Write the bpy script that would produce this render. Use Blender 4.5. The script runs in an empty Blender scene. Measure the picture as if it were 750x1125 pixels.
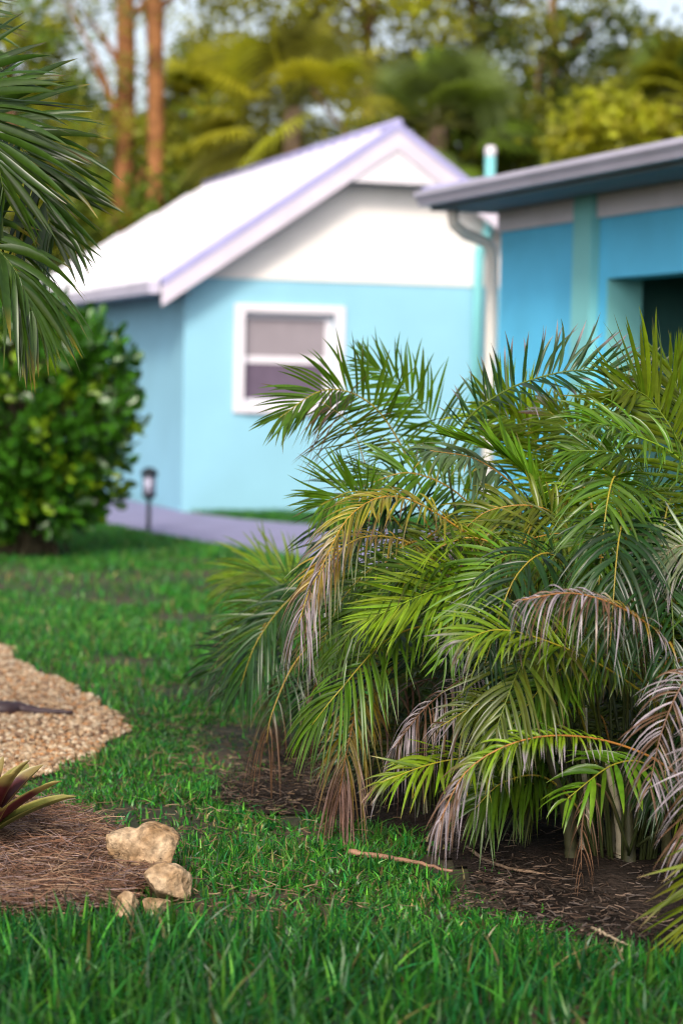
import bpy, math, random
import numpy as np
from mathutils import Vector, Matrix, noise as mnoise
from bpy_extras.object_utils import world_to_camera_view

SC = bpy.context.scene
COL = SC.collection
RNG = np.random.default_rng(7)
random.seed(7)

# ------------------------------------------------------------------ camera
F_PX, CX, CY, W, H = 2400.0, 375.0, 562.5, 750.0, 1125.0     # photo pixels
EYE = 1.5
PITCH = math.atan((CY - 415.0) / F_PX)
ROLL = math.radians(1.2)
Fv = Vector((0, math.cos(PITCH), -math.sin(PITCH)))
R0 = Vector((1, 0, 0)); U0 = Vector((0, math.sin(PITCH), math.cos(PITCH)))
Rv = R0 * math.cos(ROLL) + U0 * math.sin(ROLL)
Uv = U0 * math.cos(ROLL) - R0 * math.sin(ROLL)
CAM = Vector((0, 0, EYE))
cd = bpy.data.cameras.new('camera'); cam = bpy.data.objects.new('camera', cd); COL.objects.link(cam)
m = Matrix.Identity(4)
for i in range(3):
    m[i][0] = Rv[i]; m[i][1] = Uv[i]; m[i][2] = -Fv[i]; m[i][3] = CAM[i]
cam.matrix_world = m
cd.sensor_fit = 'HORIZONTAL'; cd.sensor_width = 24.0; cd.lens = 24.0 * F_PX / W
cd.clip_start = 0.1; cd.clip_end = 3000
cd.dof.use_dof = True; cd.dof.focus_distance = 6.7; cd.dof.aperture_fstop = 2.1; cd.dof.aperture_blades = 0
SC.camera = cam

# ------------------------------------------------------------------ light
SUN_EL, SUN_AZ = math.radians(37), math.radians(191)    # azimuth from +Y clockwise: behind the camera
wd = bpy.data.worlds.new('World'); SC.world = wd; wd.use_nodes = True
nt = wd.node_tree; nt.nodes.clear()
sky = nt.nodes.new('ShaderNodeTexSky'); sky.sky_type = 'NISHITA'; sky.sun_disc = False
sky.sun_elevation = SUN_EL; sky.sun_rotation = SUN_AZ
sky.air_density = 1.0; sky.dust_density = 3.0; sky.ozone_density = 1.5
bg = nt.nodes.new('ShaderNodeBackground'); bg.inputs['Strength'].default_value = 0.12
wo = nt.nodes.new('ShaderNodeOutputWorld')
hs = nt.nodes.new('ShaderNodeHueSaturation'); hs.inputs['Saturation'].default_value = .5; hs.inputs['Value'].default_value = 1.0   # thin white cloud pales the blue
nt.links.new(sky.outputs[0], hs.inputs['Color']); nt.links.new(hs.outputs[0], bg.inputs[0]); nt.links.new(bg.outputs[0], wo.inputs[0])
sd = bpy.data.lights.new('sun', 'SUN'); sd.energy = 1.5; sd.angle = math.radians(11); sd.color = (1.0, 0.90, 0.76)
sun = bpy.data.objects.new('sun', sd); COL.objects.link(sun)
sdir = Vector((math.sin(SUN_AZ) * math.cos(SUN_EL), math.cos(SUN_AZ) * math.cos(SUN_EL), math.sin(SUN_EL)))
sun.rotation_euler = sdir.to_track_quat('Z', 'Y').to_euler()
sun.location = (4, -6, 9)
SC.view_settings.view_transform = 'Standard'; SC.view_settings.look = 'None'
SC.view_settings.exposure = 0.93; SC.view_settings.gamma = 1.0
SC.view_settings.use_curve_mapping = False
SC.render.engine = 'CYCLES'
SC.cycles.max_bounces = 5; SC.cycles.diffuse_bounces = 2; SC.cycles.glossy_bounces = 2
SC.cycles.transmission_bounces = 3; SC.cycles.transparent_max_bounces = 4
SC.cycles.use_denoising = True; SC.cycles.filter_width = 1.1
SC.cycles.caustics_reflective = False; SC.cycles.caustics_refractive = False

# ------------------------------------------------------------------ helpers
def ray(px, py):
    return (Fv + Rv * ((px - CX) / F_PX) - Uv * ((py - CY) / F_PX))
def at(px, py, Y):                       # world point seen at a photo pixel, Y metres ahead
    d = ray(px, py); return CAM + d * (Y / d.y)
def gnd(px, py, z=0.0):                  # world point on the ground seen at a photo pixel
    d = ray(px, py); return CAM + d * ((z - EYE) / d.z)
def on_plane(px, py, p0, n):
    d = ray(px, py); return CAM + d * ((p0 - CAM).dot(n) / d.dot(n))
def proj(p):
    v = Vector(p) - CAM; k = v.dot(Fv)
    return (CX + F_PX * v.dot(Rv) / k, CY - F_PX * v.dot(Uv) / k)
def V(*a): return np.array(a, float)
def unit(a):
    a = np.asarray(a, float); n = np.linalg.norm(a, axis=-1, keepdims=True); return a / np.maximum(n, 1e-9)

class MB:
    """collects geometry (vertices, faces, one colour per vertex) for ONE mesh object"""
    def __init__(s): s.v = []; s.f = []; s.c = []; s.n = 0
    def add(s, verts, faces, col=None):
        verts = np.asarray(verts, float).reshape(-1, 3)
        s.v.append(verts)
        for f in faces: s.f.append(np.asarray(f, dtype=np.int64) + s.n)
        c = np.ones((len(verts), 3)) if col is None else np.broadcast_to(np.asarray(col, float), (len(verts), 3))
        s.c.append(c); s.n += len(verts); return s
    def hexa(s, p):                      # 8 corners: bottom ring 0-3, top ring 4-7
        return s.add(p, [np.array([[0,3,2,1],[4,5,6,7],[0,1,5,4],[1,2,6,5],[2,3,7,6],[3,0,4,7]])])
    def box(s, fr, a0, a1, b0, b1, z0, z1):
        p = [fr(a0,b0,z0), fr(a1,b0,z0), fr(a1,b1,z0), fr(a0,b1,z0), fr(a0,b0,z1), fr(a1,b0,z1), fr(a1,b1,z1), fr(a0,b1,z1)]
        return s.hexa(p)
    def tube(s, pts, rad, k=8, col=None, cap=True):
        pts = np.asarray(pts, float); n = len(pts); rad = np.broadcast_to(np.asarray(rad, float), (n,))
        T = unit(np.gradient(pts, axis=0))
        ref = V(0,0,1) if abs(T[0][2]) < .9 else V(1,0,0)
        A = unit(np.cross(T, ref)); 
        for i in range(1, n):
            A[i] = unit(A[i-1] - T[i] * A[i-1].dot(T[i]))
        B = np.cross(T, A)
        th = np.linspace(0, 2*math.pi, k, endpoint=False)
        ring = pts[:,None,:] + rad[:,None,None]*(np.cos(th)[None,:,None]*A[:,None,:] + np.sin(th)[None,:,None]*B[:,None,:])
        i, j = np.meshgrid(np.arange(n-1), np.arange(k), indexing='ij')
        q = np.stack([i*k+j, i*k+(j+1)%k, (i+1)*k+(j+1)%k, (i+1)*k+j], -1).reshape(-1,4)
        fs = [q]
        if cap: fs += [np.arange(k)[::-1][None,:], ((n-1)*k+np.arange(k))[None,:]]
        if col is not None and np.ndim(col) == 2: col = np.repeat(np.asarray(col), k, axis=0)
        return s.add(ring.reshape(-1,3), fs, col)
    def build(s, name, mat, parent=None, smooth=False):
        v = np.concatenate(s.v); c = np.concatenate(s.c)
        root = parent
        while root is not None and root.parent is not None: root = root.parent
        if root is not None: v = v - np.array(root.location)
        me = bpy.data.meshes.new(name)
        me.vertices.add(len(v)); me.vertices.foreach_set('co', v.astype(np.float32).ravel())
        loops = np.concatenate([f.ravel() for f in s.f]); tot = np.concatenate([np.full(len(f), f.shape[1]) for f in s.f])
        me.loops.add(len(loops)); me.loops.foreach_set('vertex_index', loops.astype(np.int32))
        me.polygons.add(len(tot)); st = np.concatenate([[0], np.cumsum(tot)[:-1]])
        me.polygons.foreach_set('loop_start', st.astype(np.int32))
        me.polygons.foreach_set('loop_total', tot.astype(np.int32))
        me.polygons.foreach_set('use_smooth', np.full(len(tot), smooth))
        at_ = me.attributes.new('tint', 'FLOAT_COLOR', 'POINT')
        at_.data.foreach_set('color', np.concatenate([c, np.ones((len(c),1))], 1).astype(np.float32).ravel())
        me.update(calc_edges=True); me.validate()
        if mat: me.materials.append(mat)
        o = bpy.data.objects.new(name, me); COL.objects.link(o)
        if parent is not None: o.parent = parent
        return o

def empty(name, loc):
    o = bpy.data.objects.new(name, None); o.location = loc; o.empty_display_size = .2; COL.objects.link(o); return o
def tag(o, label=None, cat=None, group=None, kind=None):
    if label: o['label'] = label
    if cat: o['category'] = cat
    if group: o['group'] = group
    if kind: o['kind'] = kind
    return o
def thing(name, loc, label, cat, group=None): return tag(empty(name, loc), label, cat, group)

def inpoly(x, y, poly):
    p = np.array([(q[0], q[1]) for q in poly]); n = len(p); r = np.zeros(np.shape(x), bool)
    for i in range(n):
        x0, y0 = p[i]; x1, y1 = p[(i+1) % n]
        if y0 == y1: continue
        c = ((y0 > y) != (y1 > y)) & (x < (x1-x0)*(y-y0)/(y1-y0)+x0); r ^= c
    return r
_ph = np.random.default_rng(3).uniform(0, 6.28, (14,)); _dr = np.random.default_rng(4).uniform(0, 6.28, (14,))
def wob(x, y, f=1.0):                    # smooth cheap noise, about -1..1
    r = 0
    for i in range(14):
        k = f * (0.7 + 0.35*i)
        r = r + np.sin(k*(x*math.cos(_dr[i]) + y*math.sin(_dr[i])) + _ph[i]) / (1 + .25*i)
    return r / 3.2

# ------------------------------------------------------------------ materials
def mat_new(name):
    m = bpy.data.materials.new(name); m.use_nodes = True; t = m.node_tree; t.nodes.clear()
    o = t.nodes.new('ShaderNodeOutputMaterial'); return m, t, o
def N(t, typ, **kw):
    n = t.nodes.new(typ)
    for k, v in kw.items(): setattr(n, k, v)
    return n
def noise_mix(t, scale, c0, c1, lo=.35, hi=.65, detail=6, coord='Object'):
    tc = N(t, 'ShaderNodeTexCoord'); nz = N(t, 'ShaderNodeTexNoise'); nz.inputs['Scale'].default_value = scale; nz.inputs['Detail'].default_value = detail
    t.links.new(tc.outputs[coord], nz.inputs['Vector'])
    r = N(t, 'ShaderNodeValToRGB'); e = r.color_ramp.elements
    e[0].position = lo; e[1].position = hi; e[0].color = (*c0, 1); e[1].color = (*c1, 1)
    t.links.new(nz.outputs[0], r.inputs[0]); return r.outputs[0], tc
def paint(name, col, rough=.6, var=.12, scale=2.5, bump=.0, bscale=60, spec=.3):
    m, t, o = mat_new(name); b = N(t, 'ShaderNodeBsdfPrincipled')
    c0 = tuple(c*(1-var) for c in col); c1 = tuple(min(1, c*(1+var*.6)) for c in col)
    c, tc = noise_mix(t, scale, c0, c1, .3, .7)
    t.links.new(c, b.inputs['Base Color']); b.inputs['Roughness'].default_value = rough
    b.inputs['Specular IOR Level'].default_value = spec
    if bump:
        nz = N(t, 'ShaderNodeTexNoise'); nz.inputs['Scale'].default_value = bscale; nz.inputs['Detail'].default_value = 4
        t.links.new(tc.outputs['Object'], nz.inputs['Vector'])
        bp = N(t, 'ShaderNodeBump'); bp.inputs['Strength'].default_value = bump; bp.inputs['Distance'].default_value = .01
        t.links.new(nz.outputs[0], bp.inputs['Height']); t.links.new(bp.outputs[0], b.inputs['Normal'])
    t.links.new(b.outputs[0], o.inputs[0]); return m
def leaf_mat(name, rough=.38, trans=.28, spec=.5, nscale=40, nvar=.25, ttint=(1.25, 1.2, .6)):
    m, t, o = mat_new(name); a = N(t, 'ShaderNodeAttribute', attribute_name='tint')
    c, tc = noise_mix(t, nscale, (1-nvar,)*3, (1+nvar*.3,)*3, .3, .7, 3)
    mx = N(t, 'ShaderNodeMix', data_type='RGBA', blend_type='MULTIPLY'); mx.inputs[0].default_value = 1
    t.links.new(a.outputs['Color'], mx.inputs[6]); t.links.new(c, mx.inputs[7])
    b = N(t, 'ShaderNodeBsdfPrincipled'); b.inputs['Roughness'].default_value = rough; b.inputs['Specular IOR Level'].default_value = spec
    t.links.new(mx.outputs[2], b.inputs['Base Color'])
    if trans:
        tr = N(t, 'ShaderNodeBsdfTranslucent'); m2 = N(t, 'ShaderNodeMix', data_type='RGBA', blend_type='MULTIPLY'); m2.inputs[0].default_value = 1
        m2.inputs[7].default_value = (*ttint, 1)
        t.links.new(mx.outputs[2], m2.inputs[6]); t.links.new(m2.outputs[2], tr.inputs[0])
        ms = N(t, 'ShaderNodeMixShader'); ms.inputs[0].default_value = trans
        t.links.new(b.outputs[0], ms.inputs[1]); t.links.new(tr.outputs[0], ms.inputs[2]); t.links.new(ms.outputs[0], o.inputs[0])
    else: t.links.new(b.outputs[0], o.inputs[0])
    return m
M = {}
M['aqua'] = paint('aqua_stucco', (.285, .56, .69), .8, .07, 1.2, .35, 45)
M['blue'] = paint('blue_stucco', (.13, .60, .93), .75, .12, 1.6, .35, 45)
M['seafoam'] = paint('seafoam_paint', (.22, .58, .60), .6, .08, 2)
M['white'] = paint('white_paint', (.76, .71, .76), .5, .05, 3)
M['gable'] = paint('gable_board', (.84, .79, .76), .6, .06, 2)
M['lilac'] = paint('lilac_trim', (.66, .59, .68), .45, .08, 3)
M['roof'] = paint('white_metal_roof', (.74, .72, .77), .35, .12, 1.5, 0, 60, .5)
M['sky_violet'] = paint('sky_tinted_edge_metal', (.40, .38, .64), .4, .08, 4)  # sky reflection on the edge flashing, put into its base colour
M['gutter'] = paint('gutter_metal', (.56, .52, .64), .4, .08, 3)
M['cream'] = paint('cream_downspout', (.74, .68, .62), .4, .08, 4)
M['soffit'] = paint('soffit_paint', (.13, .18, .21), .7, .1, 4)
M['frieze'] = paint('frieze_paint', (.72, .68, .78), .6, .1, 3)
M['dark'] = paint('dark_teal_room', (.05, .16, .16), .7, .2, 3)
M['blind'] = paint('pale_blind', (.29, .25, .275), .7, .06, 6)
M['screen'] = paint('mauve_screen', (.13, .095, .14), .5, .1, 8)
M['black'] = paint('black_metal', (.012, .018, .026), .4, .2, 8)
M['lampglass'] = paint('frosted_glass', (.52, .50, .66), .15, .05, 8)
M['concrete'] = paint('lavender_concrete', (.265, .25, .39), .85, .12, 3, .3, 60)
M['leaf'] = leaf_mat('palm_leaf', .30, .34, .45)
M['rachis'] = leaf_mat('palm_stalk', .45, 0, .4, 25)
M['grass'] = leaf_mat('grass_blade', .38, .3, .42, 30, .25, (1.0, 1.2, .6))
M['shrubleaf'] = leaf_mat('thick_leaf', .3, .2, .55, 14)
M['treeleaf'] = leaf_mat('tree_leaf', .45, .42, .4, 3)
M['bark'] = leaf_mat('bark', .9, 0, .2, 9, .5)
M['straw'] = leaf_mat('straw', .8, 0, .2, 30)
M['pebble'] = leaf_mat('pebble', .7, 0, .3, 60, .3)
def ground_mat():
    m, t, o = mat_new('lawn_soil'); b = N(t, 'ShaderNodeBsdfPrincipled'); b.inputs['Roughness'].default_value = .95
    c1, tc = noise_mix(t, 1.1, (.028, .030, .011), (.085, .055, .03), .45, .64, 5)
    c2, _ = noise_mix(t, 45, (.55,)*3, (1.35,)*3, .3, .7, 6)
    mx = N(t, 'ShaderNodeMix', data_type='RGBA', blend_type='MULTIPLY'); mx.inputs[0].default_value = 1
    t.links.new(c1, mx.inputs[6]); t.links.new(c2, mx.inputs[7]); t.links.new(mx.outputs[2], b.inputs['Base Color'])
    t.links.new(b.outputs[0], o.inputs[0]); return m
def soil_mat(name, c0, c1, s1, s2):
    m, t, o = mat_new(name); b = N(t, 'ShaderNodeBsdfPrincipled'); b.inputs['Roughness'].default_value = .95; b.inputs['Specular IOR Level'].default_value = .1
    a, tc = noise_mix(t, s1, c0, c1, .35, .65, 6); c2, _ = noise_mix(t, s2, (.5,)*3, (1.4,)*3, .3, .7, 6)
    mx = N(t, 'ShaderNodeMix', data_type='RGBA', blend_type='MULTIPLY'); mx.inputs[0].default_value = 1
    t.links.new(a, mx.inputs[6]); t.links.new(c2, mx.inputs[7]); t.links.new(mx.outputs[2], b.inputs['Base Color'])
    nz = N(t, 'ShaderNodeTexNoise'); nz.inputs['Scale'].default_value = s2; nz.inputs['Detail'].default_value = 6
    t.links.new(tc.outputs['Object'], nz.inputs['Vector'])
    bp = N(t, 'ShaderNodeBump'); bp.inputs['Strength'].default_value = .8; bp.inputs['Distance'].default_value = .02
    t.links.new(nz.outputs[0], bp.inputs['Height']); t.links.new(bp.outputs[0], b.inputs['Normal'])
    t.links.new(b.outputs[0], o.inputs[0]); return m
M['ground'] = ground_mat()
M['dirt'] = soil_mat('bed_soil', (.012, .008, .006), (.042, .030, .024), 4, 60)
M['gravelbed'] = soil_mat('gravel_bed', (.25, .14, .07), (.42, .26, .14), 5, 70)
M['mulch'] = soil_mat('mulch_bed', (.07, .04, .025), (.20, .11, .065), 8, 80)
M['rock'] = soil_mat('limestone', (.30, .18, .09), (.46, .33, .21), 14, 50)

# ------------------------------------------------------------------ ground regions
def G(pts): return [gnd(*p) for p in pts]
GRAVEL = G([(-260, 640), (-120, 668), (0, 712), (40, 737), (78, 757), (112, 778), (143, 806), (120, 828), (70, 846), (0, 866), (-120, 880), (-320, 900)])
MULCH = G([(-200, 892), (0, 893), (58, 896), (94, 910), (126, 932), (172, 958), (185, 985), (140, 998), (70, 1006), (0, 1012), (-200, 1030)])
DIRT = G([(300, 848), (380, 812), (470, 780), (600, 760), (900, 740), (1100, 900), (950, 1060), (720, 1046), (640, 1020), (560, 985), (490, 945), (430, 918), (370, 898), (300, 896), (240, 874)])
PATH = G([(-60, 536), (60, 542), (126, 549), (170, 558), (205, 565.5), (262, 573), (320, 578), (420, 584), (560, 592), (620, 700), (480, 640), (330, 614), (232, 600), (165, 587.5), (110, 575), (40, 568), (-60, 562)])

xs = np.unique(np.concatenate([np.linspace(-400, -8, 14), np.arange(-8, 9, .25), np.linspace(9, 400, 14)]))
ys = np.unique(np.concatenate([np.linspace(-100, 2, 8), np.arange(2, 30, .25), np.linspace(30, 900, 16)]))
gx, gy = np.meshgrid(xs, ys, indexing='ij')
def grid_faces(n, m_):
    i, j = np.meshgrid(np.arange(n-1), np.arange(m_-1), indexing='ij')
    return np.stack([i*m_+j, (i+1)*m_+j, (i+1)*m_+j+1, i*m_+j+1], -1).reshape(-1, 4)
tag(MB().add(np.stack([gx, gy, 0*gx], -1), [grid_faces(*gx.shape)]).build('ground', M['ground']), kind='structure')

def patch(name, poly, mat, z0, bump, step=.05, edge=.25, mound=.0):
    """an uneven sheet inside a ground polygon, lowest at its rim"""
    p = np.array([(q[0], q[1]) for q in poly]); lo, hi = p.min(0), p.max(0)
    lo = np.maximum(lo, [-6, 3]); hi = np.minimum(hi, [7, 14])
    X, Y = np.meshgrid(np.arange(lo[0], hi[0]+step, step), np.arange(lo[1], hi[1]+step, step), indexing='ij')
    wx, wy = X + .05*wob(X, Y, 5), Y + .05*wob(Y, X, 5)
    ins = inpoly(wx, wy, poly)
    d = np.full(X.shape, 9.)
    for a, b in zip(p, np.roll(p, -1, 0)):
        ab = b - a; tt = np.clip(((wx-a[0])*ab[0] + (wy-a[1])*ab[1]) / ab.dot(ab), 0, 1)
        d = np.minimum(d, np.hypot(wx-a[0]-tt*ab[0], wy-a[1]-tt*ab[1]))
    e = np.clip(d/edge, 0, 1)
    Z = z0 + e*(bump*(1+wob(X, Y, 7)) + mound)
    fs = grid_faces(*X.shape); keep = ins.ravel()[fs].all(1)
    fs = fs[keep]; used, inv = np.unique(fs, return_inverse=True)
    return tag(MB().add(np.stack([X, Y, Z], -1).reshape(-1, 3)[used], [inv.reshape(-1, 4)]).build(name, mat, smooth=True), kind='structure')
patch('gravel_bed', GRAVEL, M['gravelbed'], .004, .006)
patch('mulch_bed', MULCH, M['mulch'], .006, .01, .03, .2, .03)
dc = sum(DIRT, Vector())/len(DIRT)
patch('soil_bed', [dc + (p-dc)*1.09 for p in DIRT], M['dirt'], .005, .018, .04, .3, .02)
pp = [(q[0], q[1]) for q in PATH]; n = len(pp)
mb = MB().add([(x, y, .03) for x, y in pp] + [(x, y, -.05) for x, y in pp],
              [np.arange(n)[None, ::-1], np.array([[i, (i+1) % n, n+(i+1) % n, n+i] for i in range(n)])])
tag(mb.build('path', M['concrete']), kind='structure')

# ------------------------------------------------------------------ gabled house
yaw = math.radians(17.9)
def frame(O, yaw):
    e1 = Vector((-math.sin(yaw), math.cos(yaw), 0)); e2 = Vector((math.cos(yaw), math.sin(yaw), 0))
    return (lambda a, b, z: O + e2*a + e1*b + Vector((0, 0, z))), e1, e2
O1 = gnd(199, 565); h1, e1, e2 = frame(O1, yaw)
WID, RID, DEP = 4.94, 2.47, 10.9
ZR, SL, FO, SO = 4.30, .649, -.33, -.30       # ridge top, slope, front overhang, side overhang
rz = lambda a: ZR - SL*abs(a - RID)
def w_at(px, py, b=0.0):                       # a and z where a pixel meets the gable wall
    p = on_plane(px, py, h1(0, b, 0), e1) - O1; return p.dot(e2), p.z
RID, ZR = w_at(437, 137, FO); SO, zso = w_at(178, 308, FO); SL = (ZR - zso)/(RID - SO); WID = 2*RID
house = thing('gabled_house', O1, 'aqua house with a white gable, white metal roof and one sash window', 'house')
wa0, wz1 = w_at(257.5, 332); wa1, wz0 = w_at(376, 455)
wz1 = w_at(315, 334.5)[1]; wz0 = w_at(315, 454)[1]
CW = .115                                        # casing width
ia0, ia1, iz0, iz1 = wa0+CW, wa1-CW, wz0+CW*.9, wz1-CW*.75
ZB = w_at(300, 307)[1]                          # where the white gable starts
wl = MB()
T = .2
for (a0, a1, z0, z1) in ((0, ia0, 0, ZB), (ia1, WID, 0, ZB), (ia0, ia1, 0, iz0), (ia0, ia1, iz1, ZB)): wl.box(h1, a0, a1, 0, T, z0, z1)
ztop = rz(0) - .14
wl.box(h1, 0, T, T, DEP-.3, 0, ztop); wl.box(h1, WID-T, WID, T, DEP-.3, 0, ztop); wl.box(h1, T, WID-T, DEP-.5, DEP-.3, 0, ztop)
wl.build('wall', M['aqua'], house)
ga = MB()                                       # white gable boards, 1.5 cm proud of the wall
pts = [(0.003, ZB), (WID-.003, ZB), (WID-.003, rz(0)-.13), (RID, ZR-.13), (0.003, rz(0)-.13)]
n = len(pts)
ga.add([h1(a, -.018, z) for a, z in pts] + [h1(a, .15, z) for a, z in pts],
       [np.arange(n)[None, :], (n+np.arange(n))[None, ::-1], np.array([[i, n+i, n+(i+1) % n, (i+1) % n] for i in range(n)])])
ga.build('gable', M['gable'], house)
# roof: two slopes with a hip at the back
rf = MB(); th = .11; RL = DEP - 2.8; BE = DEP
def roof_pt(a, b): return h1(a, b, rz(a))
def slab(P):
    P = [Vector(p) for p in P]; n = len(P); q = [p - Vector((0, 0, th)) for p in P]
    return P + q, [np.arange(n)[None, :], (n+np.arange(n))[None, ::-1], np.array([[i, n+i, n+(i+1) % n, (i+1) % n] for i in range(n)])]
rf.add(*slab([roof_pt(SO, FO), roof_pt(RID, FO), roof_pt(RID, RL), roof_pt(SO, BE+.1)]))
rf.add(*slab([roof_pt(RID, FO), roof_pt(WID-SO, FO), roof_pt(WID-SO, BE+.1), roof_pt(RID, RL)]))
rf.add(*slab([roof_pt(RID, RL), roof_pt(WID-SO, BE+.1), roof_pt(SO, BE+.1)]))
roof = rf.build('roof', M['roof'], house)
sm = MB()                                       # standing seams up the slopes
for k in range(22):
    b = FO + .5 + k*.45
    top = min(1.0, 1.0) if b < RL else max(0.02, (BE - b)/(BE - RL))
    for sgn in (-1, 1):
        ae = SO if sgn < 0 else WID-SO; at_ = ae + (RID - ae)*top*.985
        p0, p1 = roof_pt(ae, b), roof_pt(at_, b); up = Vector((0, 0, .028)); w = e1*.012; lo = Vector((0, 0, -.01))
        sm.hexa([p0-w+lo, p0+w+lo, p1+w+lo, p1-w+lo, p0-w+up, p0+w+up, p1+w+up, p1-w+up])
sm.build('seam', M['roof'], roof)
rc = MB(); up = .03
rc.tube([h1(RID, FO-.03, ZR+.015), h1(RID, RL, ZR+.015)], .055, 8); rc.build('ridge_cap', M['sky_violet'], roof, True)
# violet drip edge (painted sky reflection) along the verge, barge boards, peak panel
def verge_strip(name, mat, b0, b1, dz0, dz1, a_lo=None):
    s = MB()
    for sgn in (-1, 1):
        ae = (SO if sgn < 0 else WID-SO)
        A = [(ae, rz(ae)), (RID, ZR)]
        p = []
        for z_ in (dz0, dz1): p += [h1(A[0][0], b0, A[0][1]+z_), h1(A[1][0]+(0 if sgn < 0 else .0), b0, A[1][1]+z_), h1(A[1][0], b1, A[1][1]+z_), h1(A[0][0], b1, A[0][1]+z_)]
        s.hexa(p)
    return s.build(name, mat, house)
verge_strip('verge_edge', M['sky_violet'], FO-.035, FO+.16, -.055, .028)
verge_strip('barge_board', M['lilac'], FO-.022, FO+.03, -.265, -.058)
zp = w_at(432, 201, FO)[1]
hw = (ZR - .266 - zp)/SL
pk = MB(); P3 = [(RID-hw, zp), (RID+hw, zp), (RID, ZR-.266)]
pk.add([h1(a, FO+.004, z) for a, z in P3] + [h1(a, FO+.03, z) for a, z in P3], [np.array([[0, 1, 2], [5, 4, 3]]), np.array([[0, 3, 4, 1], [1, 4, 5, 2], [2, 5, 3, 0]])])
pk.build('peak_panel', M['white'], house)
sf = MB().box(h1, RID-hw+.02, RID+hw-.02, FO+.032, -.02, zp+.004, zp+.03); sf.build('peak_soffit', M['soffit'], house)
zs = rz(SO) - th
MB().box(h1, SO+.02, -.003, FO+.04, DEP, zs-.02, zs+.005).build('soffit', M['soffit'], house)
gt = MB().box(h1, SO-.12, SO-.006, FO+.1, BE, zs-.02, zs+.11); gt.build('gutter', M['gutter'], house)
# window
win = MB()
CP = -.035
win.box(h1, wa0, wa0+CW, CP, .0-.002, wz0, wz1); win.box(h1, wa1-CW, wa1, CP, -.002, wz0, wz1)
win.box(h1, wa0+CW, wa1-CW, CP, -.002, iz1, wz1); win.box(h1, wa0+CW, wa1-CW, CP-.02, -.002, wz0, iz0)
wf = win.build('window', M['white'], house)
s = MB(); q = .05; zm = (iz0+iz1)/2 - .02
for (a0, a1, z0, z1) in ((ia0, ia0+q*.6, iz0, iz1), (ia1-q*1.6, ia1, iz0, iz1), (ia0+q*.6, ia1-q*1.6, iz1-q*1.3, iz1), (ia0+q*.6, ia1-q*1.6, iz0, iz0+q), (ia0+q*.6, ia1-q*1.6, zm-.04, zm+.04)):
    s.box(h1, a0, a1, .07, .12, z0, z1)
s.build('sash', M['white'], wf)
MB().box(h1, ia0+q*.6, ia1-q*1.6, .085, .10, zm+.04, iz1-q*1.3).build('upper_pane', M['blind'], wf)
MB().box(h1, ia0+q*.6, ia1-q*1.6, .085, .10, iz0+q, zm-.04).build('lower_pane', M['screen'], wf)
# service mast rising through the roof overhang
am = w_at(536, 240, -.12)[0]; am2 = w_at(524, 330, -.07)[0]
zt = w_at(537, 172, -.12)[1]; zk = w_at(533, 262, -.1)[1]
mst = MB(); mst.tube([h1(am, -.14, zt), h1(am, -.14, zk+.1), h1(am2, -.09, zk-.16), h1(am2, -.09, 0.0)], .058, 10)
mo = mst.build('service_mast', M['seafoam'], house, True)
MB().tube([h1(am, -.14, zt-.01), h1(am, -.14, zt+.03), h1(am, -.14, zt+.10), h1(am, -.14, zt+.12)], [.05, .064, .062, .03], 10).build('mast_cap', M['white'], mo, True)

# ------------------------------------------------------------------ hip-roofed house on the right
yaw2 = math.radians(19.0)
J = at(665, 400, 14.5); J.z = 0
_, f1, f2 = frame(J, yaw2)
# far corner: where the wall line meets photo column 548
best = min((abs(proj(J + f1*t + Vector((0, 0, 2)))[0] - 548), t) for t in np.linspace(1, 3, 401))
O2 = J + f1*best[1]; h2, f1, f2 = frame(O2, yaw2)          # b negative = towards the camera
def r_at(px, py, a=0.0):
    p = on_plane(px, py, h2(a, 0, 0), f2) - O2; return p.dot(f1), p.z
bj = r_at(665, 340)[0]; zh = r_at(672, 305)[1]; zf = r_at(655, 240)[1]
ZS = zf + .155                                               # soffit level
house2 = thing('hip_roofed_house', O2, 'bright blue house with low hip roof, gutter and dark doorway at right', 'house')
BN = -7.5; WD = 8.0; T2 = .24
wl = MB()
wl.box(h2, 0, T2, bj, 0, 0, ZS); wl.box(h2, 0, T2, bj-2.6, bj, zh, ZS); wl.box(h2, 0, T2, BN, bj-2.6, 0, ZS)
wl.box(h2, T2, WD, -.2, 0, 0, ZS); wl.box(h2, T2, WD, BN, BN+.2, 0, ZS); wl.box(h2, WD-.2, WD, BN+.2, -.2, 0, ZS)
wl.build('wall', M['blue'], house2)
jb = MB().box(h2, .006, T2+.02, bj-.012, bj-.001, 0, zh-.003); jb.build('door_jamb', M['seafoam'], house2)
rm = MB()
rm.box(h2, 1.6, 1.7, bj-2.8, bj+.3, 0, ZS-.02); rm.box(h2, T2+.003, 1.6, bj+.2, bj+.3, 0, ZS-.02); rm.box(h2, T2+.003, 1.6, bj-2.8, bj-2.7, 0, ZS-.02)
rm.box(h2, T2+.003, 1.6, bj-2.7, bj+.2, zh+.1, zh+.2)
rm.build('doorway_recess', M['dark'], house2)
bp0 = r_at(637.5, 330)[0]; bp1 = r_at(657, 330)[0]
MB().box(h2, -.07, -.002, bp1, bp0, 0, ZS-.002).build('pilaster', M['seafoam'], house2)
fz = MB(); fz.box(h2, -.03, -.003, bp0+.002, .0, zf, ZS-.003); fz.box(h2, -.03, -.003, BN, bp1-.002, zf, ZS-.003); fz.build('frieze_board', M['frieze'], house2)
OV = .46; EB = .27
MB().box(h2, -OV, WD+.4, BN-.4, EB, ZS, ZS+.03).build('soffit', M['soffit'], house2)
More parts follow.
